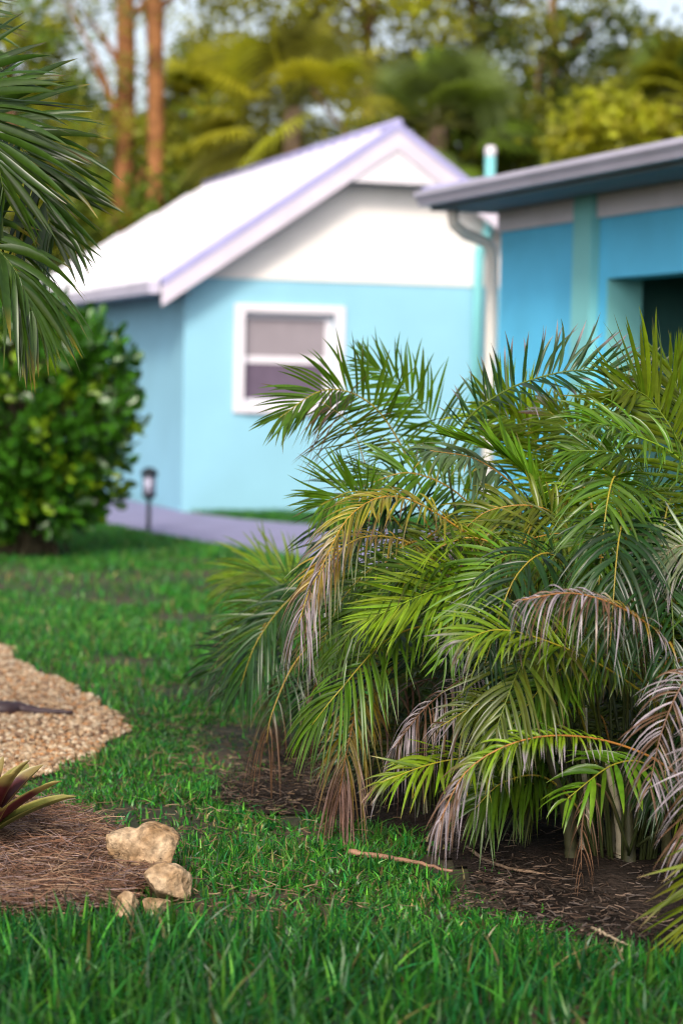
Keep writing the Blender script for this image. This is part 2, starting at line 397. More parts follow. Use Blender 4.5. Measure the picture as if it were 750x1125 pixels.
MB().box(h2, -OV-.006, -OV+.03, BN-.4, EB, ZS+.033, ZS+.128).build('fascia', M['lilac'], house2)
gm = MB()                                                     # K-style gutter profile swept along the eave
prof = [(-OV-.008, ZS+.14), (-OV-.008, ZS+.03), (-OV-.085, ZS+.03), (-OV-.10, ZS+.065), (-OV-.125, ZS+.10), (-OV-.125, ZS+.135), (-OV-.11, ZS+.135), (-OV-.11, ZS+.09), (-OV-.03, ZS+.05), (-OV-.025, ZS+.14)]
n = len(prof)
gm.add([h2(a, BN-.4, z) for a, z in prof] + [h2(a, EB+.02, z) for a, z in prof], [np.array([[i, (i+1) % n, n+(i+1) % n, n+i] for i in range(n)]), np.arange(n)[None, ::-1], (n+np.arange(n))[None, :]])
gm.build('gutter', M['gutter'], house2)
rf = MB(); s2 = math.tan(math.radians(10)); zr0 = ZS + .145; half = (WD + .4 + OV)/2
E = [h2(-OV-.05, EB+.03, zr0), h2(-OV-.05, BN-.4, zr0), h2(WD+.45, BN-.4, zr0), h2(WD+.45, EB+.03, zr0)]
rg = [h2(-OV-.05+half, EB+.03-half, zr0+half*s2), h2(-OV-.05+half, BN-.4+half*.9, zr0+half*s2)]
rg[1] = h2(-OV-.05+half, min(BN-.4+half, EB+.03-half-.05), zr0+half*s2)
lo = Vector((0, 0, -.03))
rf.add(E + rg + [p+lo for p in E], [np.array([[0, 1, 5, 4], [2, 3, 4, 5]]), np.array([[3, 0, 4], [1, 2, 5]]), np.array([[0, 6, 7, 1], [1, 7, 8, 2], [2, 8, 9, 3], [3, 9, 6, 0], [6, 9, 8, 7]])])
r2 = rf.build('roof', M['roof'], house2)
hp = MB(); hp.tube([E[0] + Vector((0, 0, .0)), E[0].lerp(rg[0], .03), rg[0]], [.03, .035, .035], 8); hp.build('hip_cap', M['sky_violet'], r2, True)
# downspout
def on2(px, py, a): return on_plane(px, py, h2(a, 0, 0), f2)
dpx = [(497, 231, -OV-.06), (499, 247, -OV-.06), (511, 257, -OV*.75), (530, 264, -OV*.3), (541, 274, -.07), (541, 290, -.06)]
dp = [at(px, py, (h2(a, .12, 0)).y) for px, py, a in dpx]
dp += [Vector((dp[-1].x, dp[-1].y, 1.2)), Vector((dp[-1].x, dp[-1].y, .02))]
MB().tube(dp, .045, 10).build('downspout', M['cream'], house2, True)

# ------------------------------------------------------------------ path light
LP = gnd(163, 586); L = thing('path_light', LP, 'black path light on a thin post beside the concrete path', 'lamp')
l = lambda x, y, z: LP + Vector((x, y, z))
MB().tube([l(0, 0, -.02), l(0, 0, .01), l(0, 0, .33)], [.030, .024, .02], 10).build('post', M['black'], L, True)
MB().tube([l(0, 0, .32), l(0, 0, .345), l(0, 0, .37)], [.025, .062, .066], 12).build('collar', M['black'], L, True)
MB().tube([l(0, 0, .371), l(0, 0, .54)], .050, 12).build('glass', M['lampglass'], L, True)
cg = MB()
for k in range(4):
    a = k*math.pi/2 + .5; c, s_ = .062*math.cos(a), .062*math.sin(a); cg.tube([l(c, s_, .36), l(c, s_, .56)], .006, 6)
cg.build('cage', M['black'], L)
MB().tube([l(0, 0, .545), l(0, 0, .56), l(0, 0, .60), l(0, 0, .625)], [.078, .085, .065, .015], 14).build('cap', M['black'], L, True)

# ------------------------------------------------------------------ fronds
def spline(P, n):
    P = np.asarray(P, float)
    Q = np.concatenate([[2*P[0]-P[1]], P, [2*P[-1]-P[-2]]]); k = len(P)-1
    t = np.linspace(0, k-1e-6, n); i = t.astype(int); u = (t-i)[:, None]
    a, b, c, d = Q[i], Q[i+1], Q[i+2], Q[i+3]
    return .5*((2*b)+(-a+c)*u+(2*a-5*b+4*c-d)*u*u+(-a+3*b-3*c+d)*u**3)
GREEN = V(.078, .165, .008); LIME = V(.22, .34, .014); YEL = V(.40, .28, .03); DARK = V(.020, .062, .012); OLIVE = V(.115, .155, .010)
LILAC = V(.37, .31, .35); BROWN = V(.16, .085, .05); ORANGE = V(.42, .17, .025); PALE = V(.30, .36, .20)
def frond(parent, P, n=34, length=.26, width=.013, col=GREEN, tip=None, tipfrom=.85, dead=None, deadfrom=2., droop=.25, vee=.35, face=.0, roll=0., ang=(74, 26), start=.22, stalk=YEL, label=None, rad=.0055, sides=(1, -1), rng=RNG, jit=.14, var=.34, lw=.46):
    """one pinnate frond: leaflets as a mesh under its palm, the stalk as its child"""
    P = [np.array(p) for p in P]
    n = int(n*1.15); S = 60; length *= .94; R = spline(P, S); T = unit(np.gradient(R, axis=0))
    tocam = unit(np.array(CAM) - R)
    up = np.tile(V(0, 0, 1), (S, 1))*(1-abs(face)) + tocam*face
    Nn = unit(up - T*(up*T).sum(1, keepdims=True)); Sd = np.cross(T, Nn)
    if roll:
        c, s_ = math.cos(roll), math.sin(roll); Nn, Sd = Nn*c + Sd*s_, Sd*c - Nn*s_
    st = np.linspace(start, .985, n)
    mb = MB(); K = 7; u = np.linspace(0, 1, K)
    wprof = np.minimum(1, .35+u*3.2)*np.clip(1-u**3.2, 0, 1); wprof[-1] = .02
    allv, allc = [], []
    for sd in sides:
        s = np.clip(st + rng.normal(0, .3/n, n), start, .995); idx = s*(S-1); i0 = np.minimum(idx.astype(int), S-2); fr = (idx-i0)[:, None]
        b = R[i0]*(1-fr)+R[i0+1]*fr; t = T[i0]; nn = Nn[i0]; sv = Sd[i0]*sd
        q = (s-start)/(1-start)
        a = np.radians(ang[0]+(ang[1]-ang[0])*q**1.2 + rng.normal(0, 5, n))[:, None]
        v = vee + rng.normal(0, jit, n)[:, None]
        D = unit(np.cos(a)*t + np.sin(a)*(sv*np.cos(v) + nn*np.sin(v)))
        Ln = length*(np.sin(np.pi*(.16+.74*q))**.8)*rng.uniform(.86, 1.1, n)
        wd_ = width*(.55+.45*np.sin(np.pi*(.1+.8*q)))*rng.uniform(.8, 1.2, n)
        isdead = (q > deadfrom + rng.normal(0, .10, n)) if dead is not None else np.zeros(n, bool)
        dr = droop*rng.uniform(.6, 1.5, n)*np.where(isdead, 1.9, 1.0)
        wd_ = np.where(isdead, wd_*.75, wd_)
        Wd = unit(t - D*(t*D).sum(1, keepdims=True)); Nl = np.cross(D, Wd)
        side_c = rng.normal(0, .10, n)
        uu = u[None, :, None]
        C = b[:, None, :] + D[:, None, :]*(Ln[:, None, None]*uu*(1-.25*np.minimum(dr, 1)[:, None, None]*uu)) + V(0, 0, -1)*(dr*Ln)[:, None, None]*uu**2.1 + Wd[:, None, :]*(side_c*Ln)[:, None, None]*uu**2
        tw = ((rng.normal(0, .26, n)[:, None] + rng.normal(0, .6, n)[:, None]*u[None])*np.where(isdead, 2.2, 1)[:, None])[..., None]
        Wt = Wd[:, None, :]*np.cos(tw) + Nl[:, None, :]*np.sin(tw); Nt = Nl[:, None, :]*np.cos(tw) - Wd[:, None, :]*np.sin(tw)
        hwid = (wd_[:, None]*wprof[None])[..., None]*lw
        fold = .35
        vv = np.stack([C + Wt*hwid + Nt*hwid*fold, C, C - Wt*hwid + Nt*hwid*fold], 2)     # n,K,3,3
        base = np.array(col)[None]*rng.uniform(1-var, 1+var, (n, 1))*(1+rng.normal(0, .06, (n, 3)))
        if tip is not None and tipfrom <= 0: pass
        cc = np.repeat(base[:, None, :], K, 1)
        if tip is None: tip, tipfrom = BROWN*1.2, .99
        if tip is not None:
            tf = np.clip((u[None] - (tipfrom + rng.normal(0, .1, n))[:, None])*5, 0, 1)[..., None]
            cc = cc*(1-tf) + np.array(tip)[None, None]*tf
        if dead is not None:
            dv = np.array(dead)[None]*rng.uniform(.6, 1.2, (n, 1)); k_ = rng.random((n, 1)) < .38
            dv = np.where(k_, BROWN[None]*rng.uniform(.7, 1.4, (n, 1)), dv)
            g = np.clip((q - deadfrom)[:, None]*6 + u[None]*1.5 - .45 + rng.normal(0, .22, (n, 1)), 0, 1)[..., None]   # browning creeps in from the tips
            cc = cc*(1-g) + dv[:, None, :]*g
        cc = np.repeat(cc[:, :, None, :], 3, 2)
        f = []
        for k in range(K-1):
            for w in (0, 1): f.append([k*3+w, k*3+w+1, (k+1)*3+w+1, (k+1)*3+w])
        f = np.array(f); F = (f[None] + (np.arange(n)*K*3)[:, None, None]).reshape(-1, 4)
        mb.add(vv.reshape(-1, 3), [F], np.clip(cc.reshape(-1, 3), .004, 1))
    o = mb.build('frond', M['leaf'], parent, True)
    if label: o['label'] = label
    rr = np.linspace(rad, rad*.25, S)
    sc = np.linspace(0, 1, S)[:, None]; stc = (np.array(stalk)[None]*np.clip((sc-.18)*4, 0, 1) + V(.035, .045, .012)*(1-np.clip((sc-.18)*4, 0, 1)))*(1-sc*.4) + np.array(col if dead is None or deadfrom > .6 else BROWN)[None]*sc*.5
    MB().tube(R[::2], rr[::2], 6, stc[::2]).build('stalk', M['rachis'], o, True)
    return o

# ------------------------------------------------------------------ clumping palms
def A_(*pts): return [at(*p) for p in pts]
PA = gnd(395, 838); PB = gnd(560, 885); PC = gnd(690, 950); PD = gnd(800, 860)
palmA = thing('areca_palm', PA, 'smaller clumping palm at the left end of the bed, its tips browned', 'palm', 'clumping palms in the soil bed')
palmB = thing('areca_palm', PB, 'tall middle clumping palm with high arching fronds in front of the window', 'palm', 'clumping palms in the soil bed')
palmC = thing('areca_palm', PC, 'nearest clumping palm with pale canes and dry lilac fronds at right', 'palm', 'clumping palms in the soil bed')
LD = 'dry frond with withered lilac leaflets'; LY = 'yellowing frond'
f = frond
# --- high fronds against the houses
f(palmB, A_((560,860,7.9),(500,640,7.8),(455,520,7.7),(412,448,7.6),(358,428,7.5),(302,462,7.4)), 46, .27, .0125, GREEN*.9, BROWN, .93, None, 2, .12, .25, .75, ang=(70,18), start=.42)
f(palmB, A_((570,860,8.1),(530,610,8.1),(498,505,8.1),(452,435,8.0),(400,396,7.9)), 46, .27, .012, GREEN*1.15, None, 1, None, 2, .1, .25, .7, ang=(62,16), start=.42, stalk=OLIVE)
f(palmB, A_((540,870,7.8),(450,640,7.7),(408,530,7.6),(385,468,7.5),(352,440,7.4)), 24, .26, .007, OLIVE*.7, BROWN, .7, LILAC*.6, .55, .25, .2, .8, ang=(80,40), start=.55, rad=.004, label='sparse thin frond half withered')
f(palmB, A_((540,870,7.6),(470,640,7.5),(425,560,7.4),(390,540,7.3),(350,556,7.2)), 34, .24, .011, GREEN*1.1, OLIVE, .8, None, 2, .12, .2, .8, ang=(75,15), start=.62)
f(palmB, A_((600,870,7.3),(500,560,7.3),(505,475,7.3),(550,432,7.25),(610,410,7.2),(660,408,7.2),(690,426,7.2)), 46, .23, .0125, DARK*1.2, LILAC*.8, .72, LILAC*.8, .82, .1, .5, .55, ang=(72,35), start=.35, stalk=OLIVE)
f(palmC, A_((690,900,7.6),(650,650,7.7),(610,540,7.7),(560,462,7.6),(530,440,7.5)), 36, .30, .0155, LIME*1.05, YEL, .9, None, 2, .05, .25, .8, ang=(50,20), start=.40, stalk=LIME)
f(palmC, A_((690,900,7.2),(650,640,7.2),(606,562,7.1),(560,505,7.1),(486,476,7.0)), 34, .20, .013, GREEN*1.5, None, 1, None, 2, .05, .9, .4, ang=(24,12), start=.45, stalk=LIME, label='young frond still half folded')
f(palmC, A_((740,900,7.0),(775,640,7.0),(760,520,6.9),(715,440,6.9),(676,425,6.8)), 40, .33, .016, LIME*.55, None, 1, None, 2, .05, .3, .7, ang=(60,25), start=.4, stalk=OLIVE)
f(palmC, A_((740,900,7.4),(700,620,7.5),(670,480,7.5),(700,425,7.4),(745,432,7.3)), 34, .24, .011, PALE*.7, None, 1, None, 2, .2, .3, .4, ang=(70,25), start=.4)
f(palmC, A_((760,900,6.8),(800,650,6.7),(760,520,6.7),(690,475,6.6),(640,462,6.5)), 40, .26, .012, GREEN*1.3, PALE, .85, None, 2, .25, .3, .35, ang=(70,20), start=.45, stalk=LIME)
f(palmB, A_((570,870,7.4),(610,650,7.3),(585,560,7.2),(530,508,7.1),(468,494,7.0)), 36, .24, .0165, V(.11,.17,.07), YEL, .9, None, 2, .35, .0, .3, ang=(78,30), start=.45, stalk=ORANGE)
# --- yellow arches and middle
f(palmB, A_((640,860,7.0),(612,720,6.9),(572,638,6.9),(515,588,6.8),(440,546,6.7),(385,566,6.6),(345,640,6.5)), 50, .20, .010, V(.30,.26,.025), BROWN, .75, LILAC*.9, .74, .5, .3, .25, ang=(70,20), start=.42, stalk=ORANGE, label=LY)
f(palmB, A_((560,870,7.1),(520,700,7.0),(470,610,6.9),(400,590,6.8),(348,634,6.7),(326,690,6.6)), 44, .20, .009, YEL*.8, PALE, .6, LILAC, .62, .6, .3, .2, ang=(66,18), start=.40, stalk=YEL, label=LY)
f(palmB, A_((640,880,6.9),(600,700,6.8),(545,640,6.7),(480,648,6.6),(405,680,6.5)), 42, .27, .0115, LIME*.85, None, 1, None, 2, .10, .25, .75, ang=(58,12), start=.48, stalk=LIME)
f(palmB, A_((620,880,7.0),(570,740,6.9),(500,690,6.8),(430,700,6.7),(372,760,6.6),(340,800,6.6)), 40, .24, .012, GREEN, None, 1, None, 2, .45, .1, .3, ang=(68,20), start=.45)
f(palmA, A_((395,838,8.6),(420,700,8.4),(390,640,8.2),(330,650,8.0),(285,700,7.9),(262,760,7.9)), 40, .26, .013, DARK*1.3, BROWN, .9, None, 2, .5, .1, .3, ang=(68,20), start=.4)
f(palmA, A_((380,840,9.0),(365,700,9.2),(335,640,9.3),(290,622,9.4),(245,640,9.5)), 36, .32, .013, LIME*.75, None, 1, None, 2, .15, .3, .6, ang=(62,16), start=.4, stalk=LIME)
f(palmA, A_((385,840,8.6),(380,720,8.7),(345,680,8.6),(300,680,8.6),(262,690,8.6)), 36, .28, .012, GREEN*.9, BROWN, .9, LILAC*.8, .8, .3, .2, .4, ang=(64,16), start=.4)
f(palmA, A_((400,838,8.3),(420,720,8.0),(380,690,7.8),(330,720,7.7),(300,780,7.6),(292,820,7.6)), 20, .18, .008, DARK, BROWN, .6, BROWN*1.2, .6, .8, .1, .2, start=.4, label='drooping frond browned at its end')
f(palmA, A_((400,838,8.2),(440,720,7.7),(430,706,7.3),(398,760,7.0),(380,830,6.9),(372,880,6.9)), 44, .20, .0095, YEL*.75, BROWN, .8, V(.34,.2,.17), .55, .7, .2, .3, ang=(60,14), start=.45, stalk=ORANGE, label='yellow hanging frond with dry pinkish brown end')
f(palmA, A_((410,838,8.0),(455,760,7.6),(480,745,7.3),(440,760,7.1),(408,812,7.0)), 12, .16, .008, BROWN, None, 1, None, 2, .8, .1, .2, start=.5, stalk=BROWN*1.4, label='bare bent brown stalk with few leaflets')
# --- right middle
f(palmC, A_((740,900,6.4),(790,760,6.3),(745,715,6.2),(690,672,6.1),(630,652,6.0),(568,660,5.95)), 52, .18, .009, YEL*.8, LILAC, .45, LILAC*1.15, .30, .55, .4, .3, ang=(72,24), start=.42, stalk=ORANGE, label=LD)
f(palmC, A_((700,930,6.6),(735,800,6.5),(690,750,6.4),(620,712,6.3),(550,692,6.2),(505,706,6.1)), 46, .25, .0115, LIME*.8, PALE, .8, LILAC*.9, .86, .25, .3, .4, ang=(64,18), start=.40, stalk=YEL)
f(palmC, A_((700,930,6.5),(760,880,6.4),(725,838,6.3),(655,812,6.2),(580,812,6.1),(515,845,6.05),(480,908,6.0)), 52, .15, .009, LIME*.9, LILAC, .6, LILAC*1.05, .55, .6, .35, .25, ang=(66,18), start=.48, stalk=ORANGE*1.1, label='arching frond on an orange stalk, its end dry and lilac')
f(palmB, A_((600,890,7.0),(590,840,6.8),(540,832,6.6),(480,838,6.4),(412,862,6.3)), 34, .20, .013, LIME*.8, YEL, .85, LILAC*.8, .9, .35, .25, .45, ang=(58,16), start=.35)
f(palmB, A_((600,890,7.1),(560,760,6.9),(520,742,6.8),(470,775,6.7),(430,825,6.6)), 40, .15, .008, LILAC*.7, LILAC*.8, .4, LILAC*.9, .2, .8, .3, .2, start=.45, stalk=BROWN, label=LD)
f(palmC, A_((700,930,6.7),(720,780,6.6),(665,720,6.5),(610,740,6.4),(560,800,6.3)), 40, .24, .012, GREEN*1.05, None, 1, None, 2, .3, .3, .4, start=.42)
f(palmC, A_((760,960,6.1),(815,840,5.9),(830,760,5.8),(800,790,5.75),(775,860,5.7),(752,950,5.7)), 40, .20, .0085, LILAC*1.0, LILAC*1.25, .4, LILAC*1.2, .1, .25, .2, .5, ang=(70,30), start=.45, stalk=BROWN, label='withered lilac frond closest to the lens')
f(palmC, A_((780,960,5.95),(835,880,5.8),(830,865,5.7),(805,920,5.62),(775,985,5.6),(760,1040,5.6)), 30, .24, .011, OLIVE*1.3, V(.3,.2,.12), .85, None, 2, .2, .2, .5, ang=(60,24), start=.4, stalk=YEL)
f(palmC, A_((690,940,6.6),(715,860,6.5),(705,838,6.4),(670,842,6.3),(620,880,6.2)), 14, .20, .019, GREEN*1.5, LIME, .8, None, 2, .35, .1, .4, start=.4)
f(palmC, A_((640,925,6.8),(620,880,6.8),(590,862,6.7),(562,866,6.7)), 22, .13, .009, GREEN*.8, None, 1, None, 2, .15, .3, .6, start=.35)
f(palmC, A_((700,930,6.9),(660,720,7.0),(600,660,7.0),(540,650,6.9),(490,670,6.9)), 40, .28, .0125, GREEN*1.0, None, 1, None, 2, .25, .2, .5, start=.42)
f(palmC, A_((720,930,6.9),(700,700,6.9),(650,600,6.9),(590,590,6.8),(540,625,6.8)), 40, .26, .012, OLIVE, YEL, .85, None, 2, .3, .2, .5, start=.42, stalk=ORANGE)
f(palmC, A_((740,930,6.7),(780,720,6.6),(750,610,6.6),(690,580,6.5),(630,600,6.5)), 40, .28, .013, GREEN*.95, None, 1, None, 2, .3, .2, .5, start=.42)
f(palmC, A_((760,930,6.5),(830,720,6.4),(800,620,6.3),(745,600,6.3),(700,650,6.25)), 44, .22, .0095, PALE*.8, LILAC, .7, BROWN, .85, .35, .3, .5, start=.42, stalk=BROWN)
f(palmC, A_((760,930,6.9),(830,700,7.0),(800,560,7.0),(760,470,7.0),(735,400,7.0)), 40, .32, .015, LIME*.5, None, 1, None, 2, .05, .3, .8, ang=(48,16), start=.40, stalk=OLIVE)
f(palmB, A_((600,870,7.6),(560,660,7.6),(520,560,7.5),(455,520,7.4),(395,535,7.4)), 44, .25, .014, GREEN*1.1, BROWN, .9, None, 2, .25, .2, .6, start=.4, stalk=ORANGE)
f(palmB, A_((620,870,7.5),(640,640,7.5),(625,540,7.5),(590,480,7.5),(545,450,7.4)), 44, .26, .014, LIME*.8, YEL, .9, None, 2, .12, .25, .75, ang=(64,22), start=.38, stalk=OLIVE)
f(palmC, A_((690,900,7.4),(690,640,7.4),(672,540,7.4),(640,480,7.4),(600,450,7.4)), 44, .25, .014, LIME*.65, YEL, .9, LILAC*.8, .9, .15, .25, .7, ang=(66,22), start=.38, stalk=YEL)
f(palmC, A_((720,900,7.1),(745,640,7.1),(725,545,7.1),(680,500,7.0),(620,495,7.0)), 46, .24, .013, GREEN*1.1, PALE, .85, None, 2, .3, .2, .5, start=.4, stalk=LIME*.7)
f(palmC, A_((700,900,7.0),(660,700,7.0),(640,610,6.95),(600,560,6.9),(540,560,6.9),(500,590,6.9)), 46, .23, .013, OLIVE*1.1, YEL, .8, LILAC*.9, .88, .35, .2, .5, start=.4, stalk=ORANGE)
f(palmB, A_((600,880,7.0),(540,720,6.9),(480,640,6.85),(420,620,6.8),(375,660,6.8),(350,720,6.8)), 46, .22, .013, GREEN*.95, BROWN, .85, None, 2, .4, .2, .4, start=.4)
f(palmC, A_((740,910,6.6),(770,760,6.5),(740,660,6.5),(690,630,6.45),(640,650,6.4),(600,710,6.4)), 46, .22, .013, GREEN, PALE, .85, LILAC, .92, .4, .2, .4, start=.4, stalk=ORANGE)
f(palmC, A_((690,930,6.7),(650,830,6.6),(600,790,6.5),(540,770,6.45),(480,800,6.4)), 44, .18, .012, OLIVE, PALE, .8, LILAC*.9, .8, .4, .2, .4, start=.4, stalk=YEL)
f(palmC, A_((690,935,6.4),(670,880,6.3),(652,862,6.25),(640,900,6.2),(638,960,6.2)), 12, .08, .006, BROWN*.7, None, 1, BROWN*1.3, 0, .9, .1, .3, start=.4, stalk=BROWN, label='dead brown frond hanging to the soil')
f(palmA, A_((392,836,8.5),(375,740,8.4),(360,715,8.3),(350,760,8.3),(352,850,8.3)), 26, .16, .009, BROWN*.8, None, 1, BROWN, 0, .9, .1, .3, start=.35, stalk=BROWN, label='dead dark brown frond hanging straight down')
f(palmA, A_((392,836,8.7),(340,740,8.7),(318,725,8.6),(303,760,8.6),(298,835,8.6)), 26, .14, .009, BROWN*.7, None, 1, BROWN, 0, .9, .1, .3, start=.35, stalk=BROWN, label='dead dark brown frond hanging straight down')
f(palmC, A_((745,950,6.2),(800,800,6.0),(790,735,5.95),(755,745,5.9),(728,800,5.88),(712,870,5.86)), 34, .17, .009, LILAC*.9, LILAC*1.2, .5, LILAC*1.15, .0, .3, .2, .55, ang=(72,30), start=.42, stalk=BROWN, label='withered lilac frond hanging at the right edge')
# --- random inner fronds that fill each clump
rr = np.random.default_rng(21)
def filler(palm, base, n, h, spread, cols, az=(0, 6.283)):
    for k in range(n):
        a = rr.uniform(*az); dx, dy = math.cos(a), math.sin(a)*.7; hh = h*rr.uniform(.45, 1.0); sp = spread*rr.uniform(.35, 1.0)
        b = np.array(base) + V(dx*.12, dy*.12, 0)
        P = [b, b+V(dx*sp*.18, dy*sp*.18, hh*.6), b+V(dx*sp*.5, dy*sp*.5, hh*.98), b+V(dx*sp*.85, dy*sp*.85, hh*.95), b+V(dx*sp*1.1, dy*sp*1.1, hh*.68)]
        c = cols[rr.integers(len(cols))]*rr.uniform(.7, 1.15)
        frond(palm, P, 34, rr.uniform(.22, .30), .0135, c, BROWN if rr.random() < .4 else None, .9, None, 2, rr.uniform(.15, .5), .25, rr.uniform(0, .5), start=.38, stalk=[YEL, OLIVE, OLIVE, ORANGE][rr.integers(4)], rng=rr)
filler(palmA, PA, 12, .9, .50, [DARK, GREEN*.8, GREEN])
filler(palmA, PA, 6, .5, .38, [DARK, GREEN*.7])
filler(palmB, PB, 26, 1.16, .80, [DARK, GREEN*.9, GREEN*1.25, OLIVE, LIME*.9])
filler(palmB, PB, 14, .55, .55, [DARK, GREEN*.8, OLIVE*.7])
filler(palmC, PC, 28, 1.22, .84, [DARK, GREEN*.9, GREEN*1.25, LIME*.9, OLIVE])
filler(palmC, PC, 18, .55, .55, [DARK, GREEN*.9, OLIVE*.7])
palmD = thing('areca_palm', PD, 'clumping palm cut by the right edge of the photo, behind the nearest one', 'palm', 'clumping palms in the soil bed')
filler(palmD, PD, 22, 1.38, .9, [DARK, GREEN*.9, GREEN*1.2, LIME*.8])
# canes
def canes(palm, base, n, seed, pale=.4, hh=(.35, .7), fixed=()):
    r = np.random.default_rng(seed)
    spots = [(r.uniform(-.22, .22), r.uniform(-.16, .16)) for _ in range(n)]
    for i, (x, y) in enumerate(list(fixed) + spots):
        b = np.array(base) + V(x, y, 0); h = r.uniform(*hh); lx, ly = r.normal(0, .10, 2) + V(x, y)*.5
        R = spline([b+V(0, 0, -.02), b+V(lx*.25, ly*.25, h*.4), b+V(lx, ly, h)], 26)
        s = np.linspace(0, 1, 26); rad = (.019 - .009*s)*(1+.10*np.sin(s*40)**8) + .010*np.exp(-s*9)
        c = np.array([V(.34, .30, .22)*pale*2 if i < len(fixed) else V(.060, .058, .026)]*26)*(1-.35*(np.sin(s*34) > .93))[:, None]
        MB().tube(R, rad, 10, c).build('cane', M['rachis'], palm, True)
canes(palmA, PA, 6, 1); canes(palmB, PB, 7, 2)
canes(palmC, PC, 6, 3, .9, (.25, .5), fixed=[(-.02, -.02), (-.13, .05)]); canes(palmD, PD, 5, 4)

# ------------------------------------------------------------------ palm whose fronds reach in at the top left
PL = Vector((at(-260, 500, 7.4).x, 7.4, 0))
palmL = thing('palm_tree', PL, 'palm with dark glossy feather fronds reaching in at the upper left edge', 'palm')
tz = np.linspace(0, 1.9, 30); MB().tube(np.stack([PL.x + .03*np.sin(tz*2), PL.y + 0*tz, tz-.02], -1), .085 - .012*tz + .004*np.sin(tz*60), 14, np.array([V(.2, .17, .13)]*30)).build('trunk', M['bark'], palmL, True)
DG = V(.027, .058, .006)
fL = lambda *a, **k: frond(*a, lw=.66, **k)
TR = np.array(PL) + V(0, 0, 1.85)
fL(palmL, [TR, *A_((-170,130,7.3),(-80,105,7.2),(-10,122,7.1),(36,185,7.0),(60,265,6.95))], 42, .39, .0190, DG*1.15, YEL, .97, None, 2, .16, .3, .65, ang=(72,24), start=.34, stalk=OLIVE)
fL(palmL, [TR, *A_((-190,120,7.0),(-100,80,6.9),(-45,95,6.8),(-10,150,6.7),(5,215,6.7))], 42, .40, .0190, DG*1.3, None, 1, None, 2, .14, .3, .7, ang=(70,20), start=.34, stalk=OLIVE)
fL(palmL, [TR, *A_((-200,210,6.8),(-110,215,6.7),(-40,245,6.7),(12,290,6.65),(36,345,6.65))], 36, .34, .0210, DG*1.5, YEL*.8, .86, None, 2, .45, .1, .4, ang=(62,16), start=.38, stalk=OLIVE)
fL(palmL, [TR, *A_((-230,60,7.6),(-160,0,7.7),(-110,-10,7.8),(-60,20,7.8),(-30,70,7.8))], 46, .36, .015, DG*1.2, None, 1, None, 2, .2, .3, .6, ang=(62,12), start=.34, stalk=OLIVE)
for k in range(7):
    a = 1.6 + k*.62; d = V(math.cos(a), math.sin(a), 0)
    fL(palmL, [TR, TR+d*.3+V(0,0,.5), TR+d*.75+V(0,0,.62), TR+d*1.15+V(0,0,.35), TR+d*1.35+V(0,0,-.05)], 40, .34, .015, DG*1.2, None, 1, None, 2, .3, .2, .1, start=.3, stalk=OLIVE)

# ------------------------------------------------------------------ leaf scatter helper
def leaves(mb, C, Nv, size, aspect, cols, rng, fold=.18, tipup=.0):
    """oval leaves: C centres of the stem ends, Nv pointing direction"""
    n = len(C); D = unit(Nv); ref = unit(rng.normal(size=(n, 3))); Wd = unit(np.cross(D, ref)); Nl = np.cross(D, Wd)
    L = size[:, None]; w = L*aspect
    prof = [(0, .12), (.3, .75), (.62, 1.0), (.88, .7), (1.0, .12)]
    rows = []
    for (u, k) in prof:
        c = C + D*L*u; rows.append(np.stack([c + Wd*w*.5*k + Nl*w*fold*k, c, c - Wd*w*.5*k + Nl*w*fold*k], 1))
    vv = np.stack(rows, 1)
    fq = []
    for k in range(len(prof)-1):
        for j in (0, 1): fq.append([k*3+j, k*3+j+1, k*3+j+4, k*3+j+3])
    F = (np.array(fq)[None] + (np.arange(n)*len(prof)*3)[:, None, None]).reshape(-1, 4)
    mb.add(vv.reshape(-1, 3), [F], np.repeat(cols, len(prof)*3, 0))
def diamonds(mb, C, size, cols, rng, asp=.55):
    n = len(C); D = unit(rng.normal(size=(n, 3))); Wd = unit(np.cross(D, rng.normal(size=(n, 3)))); L = size[:, None]
    vv = np.stack([C - D*L*.5, C + Wd*L*asp*.5, C + D*L*.5, C - Wd*L*asp*.5], 1)
    mb.add(vv.reshape(-1, 3), [np.arange(n*4).reshape(-1, 4)], np.repeat(cols, 4, 0))

# ------------------------------------------------------------------ rounded shrub by the path
SB = gnd(32, 612)
shrub = thing('shrub', SB, 'big rounded shrub with thick round glossy leaves left of the path', 'shrub')
rs = np.random.default_rng(31)
def shrub_r(d): # radius profile by direction (unit vectors), uneven
    return 1 + .13*wob(d[:, 0]*3+d[:, 2]*2.2, d[:, 1]*3-d[:, 2], 1.5)
tips, dirs = [], []
n = 950
d = unit(rs.normal(size=(n, 3))); rad = rs.uniform(.50, 1.0, n)**.6
cen = np.array(SB) + V(.0, 0, 1.12)
ell = V(.95, .95, 1.12)
tp = cen + d*ell*(rad*shrub_r(d))[:, None]
hz_ = .60 + .40*np.clip(tp[:, 2]/1.15, 0, 1); tp[:, 0] = np.where(tp[:, 0] > cen[0], cen[0] + (tp[:, 0]-cen[0])*hz_, tp[:, 0])
keep = tp[:, 2] > .06; tp, d = tp[keep], d[keep]
mb = MB(); br = MB()
